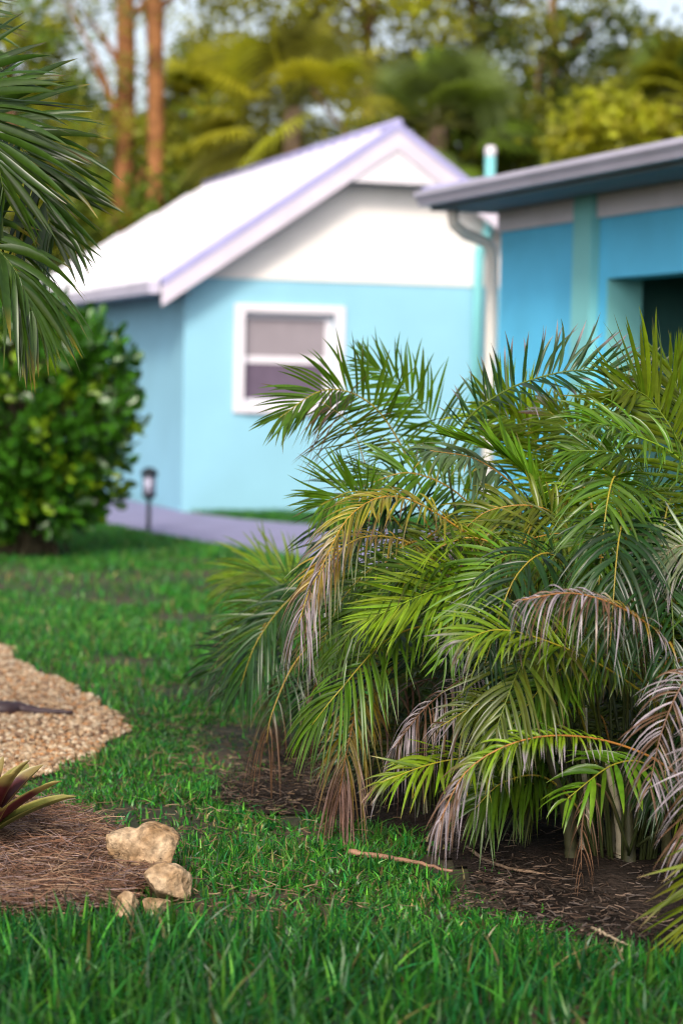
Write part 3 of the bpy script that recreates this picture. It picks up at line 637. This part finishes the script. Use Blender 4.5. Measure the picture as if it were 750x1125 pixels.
for p, dd in zip(tp, d):
    ax = unit(dd*.75 + V(0, 0, .55) + rs.normal(0, .2, 3))
    k = rs.integers(6, 10); t = np.linspace(-.20, .02, k)
    cc = p + ax*t[:, None]
    th_ = np.arange(k)*2.4; A = unit(np.cross(ax, V(.3, .7, .2))); B = np.cross(ax, A)
    out = A*np.cos(th_)[:, None] + B*np.sin(th_)[:, None]
    dirv = unit(out*(1.0 - .5*(t[:, None]+.2)/.22) + ax*(.35 + .55*(t[:, None]+.2)/.22))
    young = rs.random() < .19
    base = V(.20, .33, .012) if young else V(.042, .145, .009)
    leaves(mb, cc, dirv, rs.uniform(.085, .135, k), .62, base[None]*rs.uniform(.7, 1.35, (k, 1)), rs)
    if rs.random() < .35: br.tube([np.array(SB)+V(rs.normal(0, .1), rs.normal(0, .1), .02), cen + (p-cen)*.35 + V(0, 0, -.3), p], [.018, .010, .004], 5, V(.10, .08, .05))
mb.build('foliage', M['shrubleaf'], shrub, True); br.build('branches', M['bark'], shrub, True)

# ------------------------------------------------------------------ trees behind the houses
def crown_mesh(spec, cols, rng, leaf=(.09, .16), per=46, crad=.42, asp=.55):
    """leaf clumps through several uneven lobes; spec = list of (centre, radii, clumps)"""
    mb = MB(); tips = []
    for c, r, k in spec:
        k = int(k*(2.2 if c[2] > 9.2 else 1.0 if c[2] > 6.7 else 1.7))
        dd = unit(rng.normal(size=(k, 3)))*(rng.uniform(.25, 1, (k, 1))**.5); P = np.array(c) + dd*np.array(r)
        for p in P:
            n = int(per*rng.uniform(.5, 1.3)); q = p + rng.normal(0, 1, (n, 3))*crad*rng.uniform(.35, .7)*V(1, 1, .65)
            base = cols[rng.integers(len(cols))]*rng.uniform(.7, 1.3)
            diamonds(mb, q, rng.uniform(*leaf, n), base[None]*rng.uniform(.75, 1.3, (n, 1)), rng, asp); tips.append(p)
    return mb, np.array(tips)
def trunk_mesh(base, top, r0, r1, tips, rng, col, bend=.12, nl=12, lim=.35, kinks=None):
    mb = MB(); base, top = np.array(base), np.array(top); s = np.linspace(0, 1, 24)
    off = np.stack([np.sin(s*4+rng.uniform(0, 6))*bend*s, np.sin(s*3+rng.uniform(0, 6))*bend*s, 0*s], -1)
    R = base + (top-base)*s[:, None] + off; rad = r0 + (r1-r0)*s; rad[:2] *= 1.25
    cc = np.array(col)[None]*rng.uniform(.45, 1.35, (24, 1))
    mb.tube(R, rad*(1+rng.normal(0, .06, 24)), 12, cc)
    if len(tips):
        for p in tips[rng.permutation(len(tips))[:nl]]:
            hz = np.clip((p[2]-base[2])/(top[2]-base[2]) - rng.uniform(.08, .25), .2, .97); a = R[int(hz*23)]
            mid = a*.5 + p*.5 + V(*rng.normal(0, .15, 2), .1)
            mb.tube(spline([a, mid, p], 8), np.linspace(r1*lim+.02, .012, 8), 6, np.array(col)*.8)
    return mb
YG = V(.34, .36, .020); OL = V(.23, .24, .018); DGR = V(.070, .10, .016); SUN_GOLD = V(.56, .53, .035); MG = V(.14, .22, .02)  # yellow tones: autumn leaf plus low sun's warmth put into the colour
def px_tree(name, label, cat, group, bx, Y, topy, r0, r1, lobes, cols, seed, bark=V(.16, .09, .05), topx=None, leaf=(.12, .21), per=46, crad=.45, nl=12, asp=.55, bend=.12):
    """bx, topx, topy and lobes (px, py, Y, rx, rz, clumps) are read off the photo; Y is the distance"""
    rng = np.random.default_rng(seed); b = at(bx, 300, Y); b.z = 0; t = at(topx if topx is not None else bx, topy, Y)
    root = thing(name, b, label, cat, group)
    spec = [(at(px, py, yy), (rx, rx, rz_), k) for px, py, yy, rx, rz_, k in lobes]
    cm, tips = crown_mesh(spec, cols, rng, leaf, per, crad, asp)
    trunk_mesh(b, t, r0, r1, tips, rng, bark, bend, nl).build('trunk', M['bark'], root, True)
    cm.build('crown', M['treeleaf'], root)
    return root
TG = 'trees behind the houses'
PB_ = V(.36, .155, .06)  # pine bark brown with the low sun's orange put into it
px_tree('pine_tree', 'taller left pine with a straight brown trunk painted low-sun orange behind the white roof', 'tree', 'pines behind the houses', 135, 35.2, -110, .175, .14, [(120,5,35,1.3,.45,12),(150,75,34.8,.3,.2,5),(118,135,34.8,.3,.25,5),(172,150,34.9,.35,.3,6),(150,-90,37,2.4,1.2,30),(100,60,37.5,.9,.4,5),(60,15,38,1.2,.5,8)], [OL, YG, DGR], 51, PB_, 132, (.10,.2), 40, .5, 9, .25, .14)
px_tree('pine_tree', 'slimmer pine with a trunk painted low-sun orange just right of the tall straight one', 'tree', 'pines behind the houses', 158, 34.7, -60, .165, .12, [(190,-10,39,1.8,.6,14),(170,-70,39,2.2,1.0,24),(205,30,39,1.0,.5,6)], [OL, YG, SUN_GOLD*.7], 52, PB_, 180, (.10,.2), 40, .5, 7, .25, .14)
px_tree('broadleaf_tree', 'olive tree with a ragged crown at the upper left behind the near palm', 'tree', TG, 20, 36, 60, .15, .06, [(25,70,36,1.3,.9,22),(-40,30,36,1.5,1.2,26),(60,190,36,1.0,1.0,20),(10,260,36,1.2,1.0,22)], [OL, YG*.9, MG], 53)
px_tree('broadleaf_tree', 'low green leafy tree between the pine trunks and the yellow palm', 'tree', TG, 215, 35, 150, .12, .05, [(215,190,35,.75,.55,22),(190,235,35,.9,.5,20),(235,150,35.5,.5,.5,10),(110,255,36,1.1,.7,24)], [MG, OL, V(.11,.16,.02)], 54)
px_tree('broadleaf_tree', 'tall yellow green tree above the ridge with sun gold painted into its leaves at the top of the frame', 'tree', TG, 400, 40, 0, .2, .1, [(390,15,40,1.5,.6,30),(300,8,40,1.2,.5,16),(450,50,40,1.1,.7,20),(370,-60,40,2.2,.9,28),(255,25,40,.8,.6,10)], [SUN_GOLD*.75, YG, OL], 55)
px_tree('broadleaf_tree', 'dark olive tree with sky between its leaves above the middle of the roof', 'tree', TG, 520, 41, 0, .17, .09, [(520,20,41,1.1,.7,22),(560,65,41,.8,.8,16),(480,90,41,1.0,.9,22),(560,-40,41,1.6,.7,20)], [OL, DGR*1.2, YG*.7], 56)
px_tree('broadleaf_tree', 'tree with two slanting pale limbs and small scattered dark leaves', 'tree', TG, 610, 38, -20, .10, .05, [(600,45,38,.8,.7,18),(640,85,38,.7,.7,14),(650,10,38,.8,.5,12),(600,120,38,.7,.5,12),(690,40,38,.5,.6,8)], [DGR, OL, DGR*1.3], 57, V(.26,.14,.06), 600, nl=16)
px_tree('broadleaf_tree', 'dark crowned tree in the upper right corner against pale sky', 'tree', TG, 722, 37, 60, .13, .06, [(715,95,37,.7,.6,20),(745,75,37,.6,.7,18),(690,110,37,.6,.4,12),(790,80,37,.9,.9,20)], [DGR, OL*.8, OL], 58)
px_tree('bush', 'yellow bush with sun gold painted into its leaves just above the right hand roof', 'bush', None, 672, 33, 130, .07, .03, [(672,130,33,.55,.32,22),(640,150,33,.4,.3,12),(720,140,33,.4,.3,10)], [SUN_GOLD*.8, YG, YG*1.2], 59, per=40, crad=.3)
px_tree('broadleaf_tree', 'dark green tree rising between the two roofs behind the mast', 'tree', TG, 545, 36, 110, .12, .05, [(545,150,36,.8,.6,22),(590,165,36,.7,.5,18),(620,150,36.5,.6,.5,14),(500,190,36,.8,.5,16)], [DGR*1.2, MG*.8, OL], 60, V(.26,.14,.06))

def fan_palm(label, px, py, Y, n, size, cols, seed):
    rng = np.random.default_rng(seed); hub = at(px, py, Y); b = hub.copy(); b.z = 0
    root = thing('cabbage_palm', b, label, 'palm', 'cabbage palms behind the houses')
    s = np.linspace(0, 1, 30)[:, None]; R = np.array(b)*(1-s) + np.array(hub)*s
    MB().tube(R, .15+.02*np.sin(np.arange(30)*2.1), 12, V(.16, .11, .07)).build('trunk', M['bark'], root, True)
    for k in range(n):
        el = rng.uniform(-.7, 1.25); az = rng.uniform(0, 6.283); d = V(math.cos(az)*math.cos(el), math.sin(az)*math.cos(el), math.sin(el))
        c = np.array(hub) + d*size*.75 + V(0, 0, -.12*size*(1-math.sin(el))); mb = MB()
        mb.tube(spline([np.array(hub), np.array(hub)+d*size*.4+V(0, 0, .05), c], 6), .016, 5, V(.14, .15, .03))
        A = unit(np.cross(d, V(0, 0, 1)+rng.normal(0, .3, 3))); Nn = np.cross(A, d)
        m_ = 34; th_ = np.linspace(-2.1, 2.1, m_); col = cols[rng.integers(len(cols))]*rng.uniform(.55, 1.6)
        D = d*np.cos(th_)[:, None] + A*np.sin(th_)[:, None] + Nn*.15; D = unit(D); Wd = unit(np.cross(D, Nn))
        Ls = size*.8*(1-.25*np.abs(th_)/2.1)*rng.uniform(.9, 1.1, m_); u = V(0, .35, .7, 1.0); wp = V(.009, .026, .019, .003)
        P = c + D[:, None]*(Ls[:, None, None]*u[None, :, None]) + V(0, 0, -1)*(Ls*.45)[:, None, None]*(u**2.4)[None, :, None]
        vv = np.stack([P + Wd[:, None]*wp[None, :, None], P - Wd[:, None]*wp[None, :, None]], 2)
        fq = np.array([[0, 1, 3, 2], [2, 3, 5, 4], [4, 5, 7, 6]]); F = (fq[None] + (np.arange(m_)*8)[:, None, None]).reshape(-1, 4)
        mb.add(vv.reshape(-1, 3), [F], col[None]*np.repeat(rng.uniform(.8, 1.2, (m_, 1)), 8, 0)); mb.build('fan_leaf', M['treeleaf'], root)
px_tree('broadleaf_tree', 'thick olive tree filling the gap behind the two pine trunks', 'tree', TG, 90, 42, 120, .14, .06, [(90,170,42,1.3,.9,34),(20,130,42,1.0,.6,20),(215,75,42,.6,.4,10),(150,230,42,1.2,.8,28),(60,110,42,.8,.6,14),(190,150,43,1.0,.7,22)], [OL, MG, DGR*1.3], 161)
px_tree('broadleaf_tree', 'green tree with painted sun gold behind the yellow fan palm', 'tree', TG, 290, 42, 60, .15, .06, [(290,110,42,1.4,1.0,36),(380,100,42,1.2,.9,30),(240,60,42,1.0,.5,16),(340,170,42,1.2,.6,24)], [YG, OL, SUN_GOLD*.7], 162)
px_tree('broadleaf_tree', 'deep green tree filling the gap behind the gable peak', 'tree', TG, 470, 43, 60, .15, .06, [(440,110,43,1.2,.8,26),(520,130,43,1.3,.9,30),(590,170,43,1.2,.6,24),(680,165,43,1.3,.5,24)], [DGR*1.3, MG*.8, OL], 163)
fan_palm('yellow green fan palm rising behind the left slope of the white roof', 322, 118, 34, 30, 1.3, [SUN_GOLD*.8, YG*1.2, V(.22,.22,.04)], 71)
fan_palm('deep green fan palm behind the gable peak', 480, 140, 35, 30, 1.2, [MG*1.2, V(.14,.19,.05), DGR*2], 72)
fan_palm('small fan palm with painted sun gold beside the pine trunks', 225, 110, 37, 26, .85, [YG, SUN_GOLD*.8], 73)
fan_palm('fan palm at the right edge behind the blue house', 745, 112, 34, 30, .95, [DGR*1.4, OL], 74)
# far wood
rng = np.random.default_rng(90); mb = MB()
nx = 520; X = rng.uniform(-16, 18, nx); Yw = rng.uniform(46, 52, nx); Zt = 3.6 + .8*wob(X, Yw*.2, .9)
for x, y, zt in zip(X, Yw, Zt):
    k = 90; q = V(x, y, 0) + np.stack([rng.normal(0, .6, k), rng.normal(0, .6, k), rng.uniform(0, 1, k)**.7*(zt+2.2)], -1)
    diamonds(mb, q, rng.uniform(.18, .34, k), ([DGR, OL*.8, MG*.7][rng.integers(3)])[None]*rng.uniform(.6, 1.4, (k, 1)), rng)
tag(mb.build('far_wood', M['treeleaf']), 'dark green woodland far behind the houses', 'woodland', kind='stuff')

# ------------------------------------------------------------------ rocks
def rock(label, px, py, lobes, seed, rough=.012, scale=1.18, group='limestone rocks edging the mulch'):
    c = gnd(px, py); rng = np.random.default_rng(seed)
    import bmesh
    bm = bmesh.new(); bmesh.ops.create_icosphere(bm, subdivisions=5, radius=1)
    d = np.array([v.co[:] for v in bm.verts]); F = np.array([[v.index for v in fc.verts] for fc in bm.faces]); bm.free()
    d = unit(d); cen = V(0, 0, .03); L = [(np.array(p)*scale, r*scale) for p, r in lobes]
    lo = np.zeros(len(d)); hi = np.full(len(d), .4)
    RR = max(np.linalg.norm((p-cen)*V(1, 1, .6))+r for p, r in L)
    CUT = [(unit(rng.normal(size=3)*V(1, 1, .8)), RR*rng.uniform(.42, .75)) for _ in range(9)]
    def sdf(P):
        k = 60.; e = 0
        for p, r in L: e = e + np.exp(-k*(np.linalg.norm((P-p)*V(1, 1, 1.1), axis=1)-r))
        e = -np.log(e)/k
        for nn, dd in CUT: e = np.maximum(e, (P-cen-V(0, 0, .03)).dot(nn)-dd)
        return e
    for _ in range(22):
        mid = (lo+hi)/2; ins = sdf(cen + d*mid[:, None]) < 0; lo = np.where(ins, mid, lo); hi = np.where(ins, hi, mid)
    P = cen + d*lo[:, None]
    nz = np.array([mnoise.fractal(Vector(p*14 + seed), .9, 2.1, 5) for p in P]); nb = np.array([abs(mnoise.noise(Vector(p*22 + seed*2))) for p in P])
    P = P + d*(rough*nz - rough*1.2*np.maximum(0, .25-nb))[:, None]
    o = MB().add(P + np.array(c), [F]).build('rock', M['rock'], None, True)
    return tag(o, label, 'rock', group)
rock('largest tan limestone rock with two lumps and a dark cleft', 160, 966, [((-.055, 0, .045), .06), ((-.02, .01, .075), .045), ((.025, .0, .075), .055), ((.055, -.01, .04), .05), ((-.085, 0, .075), .026)], 5, .012, 1.32)
rock('smaller squarish tan rock in front of the largest one', 181, 995, [((-.012, 0, .04), .048), ((.025, 0, .045), .042), ((0, .01, .065), .035)], 9, .008)
rock('low pale stone half hidden by grass blades under the squarish rock', 172, 1006, [((-.02, 0, .005), .035), ((.025, 0, .005), .03)], 12, .006)
rock('little pale stone poking out of the tall grass left of the rocks', 138, 1012, [((0, 0, .03), .030), ((.006, 0, .05), .018)], 15, .006)
rock('tiny pale chip at the mulch edge near the tall grass', 62, 1000, [((0, 0, .015), .016), ((.008, 0, .02), .012)], 17, .004)

# ------------------------------------------------------------------ bromeliad at the left edge
BR = gnd(-22, 948)
brom = thing('bromeliad', BR, 'rosette plant with maroon leaves edged in yellow at the left edge', 'plant')
rb = np.random.default_rng(44)
for k in range(17):
    a = k*2.399 + .3; ring = k/17; el = math.radians(36 + 44*ring); Lf = .35 - .05*ring + rb.uniform(-.03, .03); wd_ = .044
    d = V(math.cos(a)*math.cos(el), math.sin(a)*math.cos(el), math.sin(el)); s = np.linspace(0, 1, 12)
    c = np.array(BR) + V(0, 0, .06) + d*(Lf*s)[:, None] + V(0, 0, -1)*(.06*s**2)[:, None] + V(math.cos(a), math.sin(a), 0)*(.03*s**2)[:, None]
    S_ = unit(np.cross(d, V(0, 0, 1))); Nn = np.cross(S_, d)
    wv = wd_*np.minimum(1, .7+s)*np.clip(1-s**5, 0, 1)**.6; wv[-1] = .003
    cross = V(-1, -.84, -.45, 0, .45, .84, 1)
    vv = c[:, None] + S_*(wv[:, None]*cross[None])[..., None] + Nn*((np.abs(cross)**2)[None]*wv[:, None]*.55)[..., None]
    inner = V(.10, .018, .022) if k % 3 else V(.13, .14, .03); edge = V(.46, .40, .12)
    cc = np.where((np.abs(cross) > .9)[None, :, None], edge, inner)*np.ones((12, 1, 1)); cc = cc*(1-.0*s)[:, None, None]; cc[9:] = cc[9:]*.5 + edge*.5
    mb = MB().add(vv.reshape(-1, 3), [grid_faces(12, 7)], cc.reshape(-1, 3)); mb.build('leaf', M['shrubleaf'], brom, True)

# ------------------------------------------------------------------ fallen stalks, branch with modelled shadow
def stick(name, label, cat, P, r0, r1, col, group=None):
    R = spline(P, 20); R[:, 2] += np.random.default_rng(int(P[0][0]*1000) % 999).normal(0, .002, 20)
    return tag(MB().tube(R, np.linspace(r0, r1, 20), 7, col).build(name, M['rachis'], None, True), label, cat, group)
FS = 'fallen palm stalks on the bare soil'
def gp(px, py, z=.03): p = gnd(px, py, z); return np.array(p)
stick('fallen_stalk', 'pinkish brown fallen stalk lying across the grass edge of the soil', 'stalk', [gp(384, 936), gp(420, 941), gp(455, 948), gp(497, 958)], .011, .004, V(.36, .19, .12), FS)
stick('fallen_stalk', 'long thin curved stalk on the bare soil below the orange stalk', 'stalk', [gp(512, 930), gp(540, 948), gp(590, 960), gp(655, 966)], .006, .004, V(.26, .17, .11), FS)
stick('fallen_stalk', 'short pale twig on the soil before the pale canes', 'stalk', [gp(604, 925), gp(640, 946), gp(665, 958), gp(708, 968)], .006, .003, V(.30, .22, .15), FS)
stick('fallen_stalk', 'pale stalk at the near edge of the soil, partly behind grass', 'stalk', [gp(650, 1020), gp(670, 1030), gp(695, 1040)], .005, .003, V(.40, .30, .2), FS)
stick('branch_and_shadow', 'dark weathered branch on the gravel at the left edge, its thin end a modelled shadow', 'branch', [gp(-60, 776), gp(0, 780), gp(22, 779), gp(44, 781), gp(80, 783)], .050, .008, V(.06, .035, .04))  # tapering end models the shadow on the gravel

# ------------------------------------------------------------------ pebbles, straw, litter
def ico():
    import bmesh
    bm = bmesh.new(); bmesh.ops.create_icosphere(bm, subdivisions=1, radius=1); v = np.array([x.co[:] for x in bm.verts]); F = np.array([[w.index for w in fc.verts] for fc in bm.faces]); bm.free(); return v, F
IV, IF = ico()
def scatter(poly, n, rng, box=None, wobble=.05):
    p = np.array([(q[0], q[1]) for q in poly]); lo, hi = p.min(0), p.max(0)
    if box: lo = np.maximum(lo, box[0]); hi = np.minimum(hi, box[1])
    x, y = rng.uniform(lo[0], hi[0], n), rng.uniform(lo[1], hi[1], n)
    k = inpoly(x + wobble*wob(x, y, 5), y + wobble*wob(y, x, 5), poly); return x[k], y[k]
rng = np.random.default_rng(61)
x, y = scatter(GRAVEL, 70000, rng, ((-3.4, 7), (0, 14)), .11)
n = len(x); sz = rng.uniform(.005, .0145, n)
sc = sz[:, None]*rng.uniform(.6, 1.3, (n, 3))*V(1, 1, .7); ang = rng.uniform(0, 6.28, n)
vv = IV[None]*sc[:, None]*(1+rng.normal(0, .14, (n, len(IV), 1)))
ca, sa = np.cos(ang)[:, None], np.sin(ang)[:, None]
vx = vv[..., 0]*ca - vv[..., 1]*sa + x[:, None]; vy = vv[..., 0]*sa + vv[..., 1]*ca + y[:, None]; vz = vv[..., 2] + (.012 + sz*.4)[:, None]
pal = np.array([(.50, .34, .20), (.64, .49, .33), (.34, .21, .12), (.70, .56, .40), (.48, .24, .10), (.22, .13, .08)])
cc = pal[rng.choice(6, n, p=[.28, .18, .2, .08, .14, .12])]*rng.uniform(.7, 1.15, (n, 1))
tag(MB().add(np.stack([vx, vy, vz], -1).reshape(-1, 3), [(IF[None]+(np.arange(n)*len(IV))[:, None, None]).reshape(-1, 3)], np.repeat(cc, len(IV), 0)).build('pebbles', M['pebble']), 'small tan and amber gravel stones', 'gravel', kind='stuff')
def straws(name, label, cat, polys, rng, lenr, width, cols, zr, arch=.15):
    mb = MB()
    x, y, = polys; n = len(x); L = rng.uniform(*lenr, n); a = rng.uniform(0, 6.28, n); tilt = rng.normal(0, .18, n)
    u = np.linspace(-.5, .5, 5); D = np.stack([np.cos(a)*np.cos(tilt), np.sin(a)*np.cos(tilt), np.sin(tilt)], -1); S_ = np.stack([-np.sin(a), np.cos(a), 0*a], -1)
    z = rng.uniform(*zr, n); bend = rng.normal(0, arch, n)
    C = np.stack([x, y, z], -1)[:, None] + D[:, None]*(L[:, None]*u[None])[..., None] + S_[:, None]*((bend*L)[:, None]*(u**2*4)[None])[..., None]*.5 + V(0, 0, 1)*((rng.normal(0, arch, n)*L)[:, None]*(.25-u**2)[None])[..., None]
    C[..., 2] = np.maximum(C[..., 2], .012)
    w = width*rng.uniform(.6, 1.4, n); ww = (w[:, None]*V(.5, 1, 1, .9, .3)[None])[..., None]
    up = V(0, 0, 1)*w[:, None, None]*.8
    vv = np.stack([C + S_[:, None]*ww, C + up, C - S_[:, None]*ww], 2)
    fq = [];
    for k in range(4):
        for j in (0, 1): fq.append([k*3+j, k*3+j+1, k*3+j+4, k*3+j+3])
    F = (np.array(fq)[None]+(np.arange(n)*15)[:, None, None]).reshape(-1, 4)
    cc = np.array(cols)[rng.integers(len(cols), size=n)]*rng.uniform(.6, 1.3, (n, 1))
    mb.add(vv.reshape(-1, 3), [F], np.repeat(cc, 15, 0)); return tag(mb.build(name, M['straw']), label, cat, kind='stuff')
straws('pine_straw', 'brown pine straw mulch around the rosette plant', 'mulch', scatter(MULCH, 16000, rng, ((-2, 5.5), (0, 8)), .08), rng, (.05, .16), .0017, [(.20, .10, .06), (.13, .065, .04), (.30, .19, .12), (.07, .04, .028), (.24, .165, .15)], (.02, .075))
straws('leaf_litter', 'dry brown leaf litter scattered on the bare soil', 'litter', scatter(DIRT, 46000, rng, ((-1, 5), (3.4, 10.5)), .30), rng, (.010, .06), .0022, [(.07, .042, .028), (.04, .026, .018), (.16, .11, .08), (.022, .016, .012), (.09, .07, .06), (.03, .02, .014)], (.012, .045))

# ------------------------------------------------------------------ grass
rg_ = np.random.default_rng(77)
def half_w(Y): return .16*Y + 1.7
def blades(x, y, hgt, wid, cols, rng, K=4, lean=.5, z0=0.):
    n = len(x); a = rng.uniform(0, 6.28, n); ln = np.abs(rng.normal(0, lean, n)); u = np.linspace(0, 1, K)
    dx, dy = np.cos(a), np.sin(a); fa = rng.uniform(0, 6.28, n); wx, wy = np.cos(fa), np.sin(fa)
    hor = (hgt*ln)[:, None]*(u**1.8)[None]; ver = hgt[:, None]*(u[None]*(1-.28*np.minimum(ln, 1.4)[:, None]*u[None]))
    cx = x[:, None] + dx[:, None]*hor; cy = y[:, None] + dy[:, None]*hor; cz = z0 + ver - .004
    wp = (wid[:, None]*np.clip(1-u**2.2, .04, 1)[None])*.5
    L = np.stack([cx - wx[:, None]*wp, cy - wy[:, None]*wp, cz], -1); R = np.stack([cx + wx[:, None]*wp, cy + wy[:, None]*wp, cz], -1)
    vv = np.stack([L, R], 2); fq = np.array([[2*k, 2*k+1, 2*k+3, 2*k+2] for k in range(K-1)])
    F = (fq[None]+(np.arange(n)*2*K)[:, None, None]).reshape(-1, 4)
    return MB().add(vv.reshape(-1, 3), [F], np.repeat(cols, 2*K, 0))
GP = np.array([(.024, .150, .016), (.050, .20, .020), (.012, .115, .024), (.075, .21, .02), (.20, .16, .06)])
def gcol(n, rng, p=(.36, .26, .24, .10, .04), k=1.0): return GP[rng.choice(5, n, p=p)]*np.exp(rng.normal(0, .46, (n, 1)))*k
def lawn_pts(n, y0, y1, rng):
    Y = np.sqrt(rng.uniform(y0**2, y1**2, n)); X = rng.uniform(-1, 1, n)*half_w(Y)
    bad = inpoly(X + .05*wob(X, Y, 5), Y + .05*wob(Y, X, 5), GRAVEL) | inpoly(X+.08*wob(X, Y, 5), Y+.08*wob(Y, X, 5), MULCH) | inpoly(X, Y, PATH)
    q = X + .16*wob(X, Y, 4) + .14*wob(X+3, Y, 11), Y + .16*wob(Y, X, 4) + .14*wob(Y, X+5, 11); dirt = inpoly(q[0], q[1], DIRT)
    thin = np.clip((wob(X, Y, 2.3)-.24)*2.4, 0, .93)                       # bare patches
    g0 = gnd(265, 955); thin = thin*(1 - np.exp(-((X-g0.x)**2 + (Y-g0.y)**2)/.5**2))
    far = np.hypot((X+2.1)/1.1, (Y-15.4)/1.5) < 1 + .5*wob(X, Y, 3)
    thin = np.where(far, np.maximum(thin, .82), thin)
    k = ~bad & (rng.random(n) > np.where(dirt, np.where(wob(X, Y, 6) > .35, .9, .985), thin)); return X[k], Y[k]
def ytall(X): return 5.95 - .10*np.clip(X, -1, 2) + .12*wob(X, X*0, 3)
parts = []
X, Y = lawn_pts(140000, 5.3, 9.5, rg_); n = len(X)
hh = (.036 + .024*wob(X, Y, 3.1) + .016*wob(Y, X, 9))*rg_.uniform(.6, 1.35, n); hh = np.clip(hh, .018, .12)
parts.append(blades(X, Y, hh, rg_.uniform(.0045, .0105, n), gcol(n, rg_, (.28, .26, .18, .20, .08), 1.15), rg_, 4, 1.1))
X, Y = lawn_pts(235000, 9.5, 23, rg_); n = len(X)
hh = np.clip((.06 + .03*wob(X, Y, 2.2))*rg_.uniform(.6, 1.3, n), .025, .14)
parts.append(blades(X, Y, hh, rg_.uniform(.006, .012, n), gcol(n, rg_, (.30, .28, .2, .17, .05), 1.25), rg_, 3, .8))
lawn = MB()
for p in parts: lawn.add(np.concatenate(p.v), [np.concatenate(p.f)], np.concatenate(p.c))
tag(lawn.build('lawn_grass', M['grass'], None, True), 'short green lawn grass between the gravel and the palms', 'grass', kind='stuff')
Y = np.sqrt(rg_.uniform(3.6**2, 6.3**2, 28000)); X = rg_.uniform(-1, 1, len(Y))*half_w(Y)
k = Y < ytall(X) + rg_.normal(0, .10, len(Y)); X, Y = X[k], Y[k]; n = len(X)
edge = np.clip((ytall(X)-Y)/.5, .35, 1)
hh = (.135 + .035*wob(X, Y, 3))*rg_.uniform(.55, 1.3, n)*edge
tag(blades(X, Y, hh, rg_.uniform(.007, .0125, n), gcol(n, rg_, (.34, .22, .30, .11, .03), .8), rg_, 6, .75).build('tall_grass', M['grass'], None, True), 'long unmown grass along the near edge of the view', 'grass', kind='stuff')
Xt, Yt = np.sqrt(rg_.uniform(5.4**2, 11**2, 18000)), 0
Yt = Xt; Xt = rg_.uniform(-1, 1, len(Yt))*half_w(Yt)
kt = ~inpoly(Xt, Yt, GRAVEL) & ~inpoly(Xt, Yt, MULCH) & (wob(Xt, Yt, 2.3) > rg_.uniform(-.1, .5, len(Yt)))
straws('dry_thatch', 'dry straw coloured thatch in the thin patches of lawn', 'thatch', (Xt[kt], Yt[kt]), rg_, (.015, .06), .0022, [(.16, .10, .055), (.11, .07, .04), (.24, .17, .10), (.07, .05, .03)], (.012, .04))
# strip of grass at the foot of the gable wall
q = G([(206, 566), (262, 572.5), (320, 577.5), (420, 583.5), (560, 591), (600, 580), (330, 566)])
x, y = scatter(q, 26000, rg_, ((-3, 17), (4, 26)), 0); n = len(x)
tag(blades(x, y, rg_.uniform(.05, .11, n), rg_.uniform(.008, .014, n), gcol(n, rg_), rg_, 3, .6).build('wall_grass', M['grass'], None, True), 'narrow strip of grass at the foot of the aqua wall', 'grass', kind='stuff')
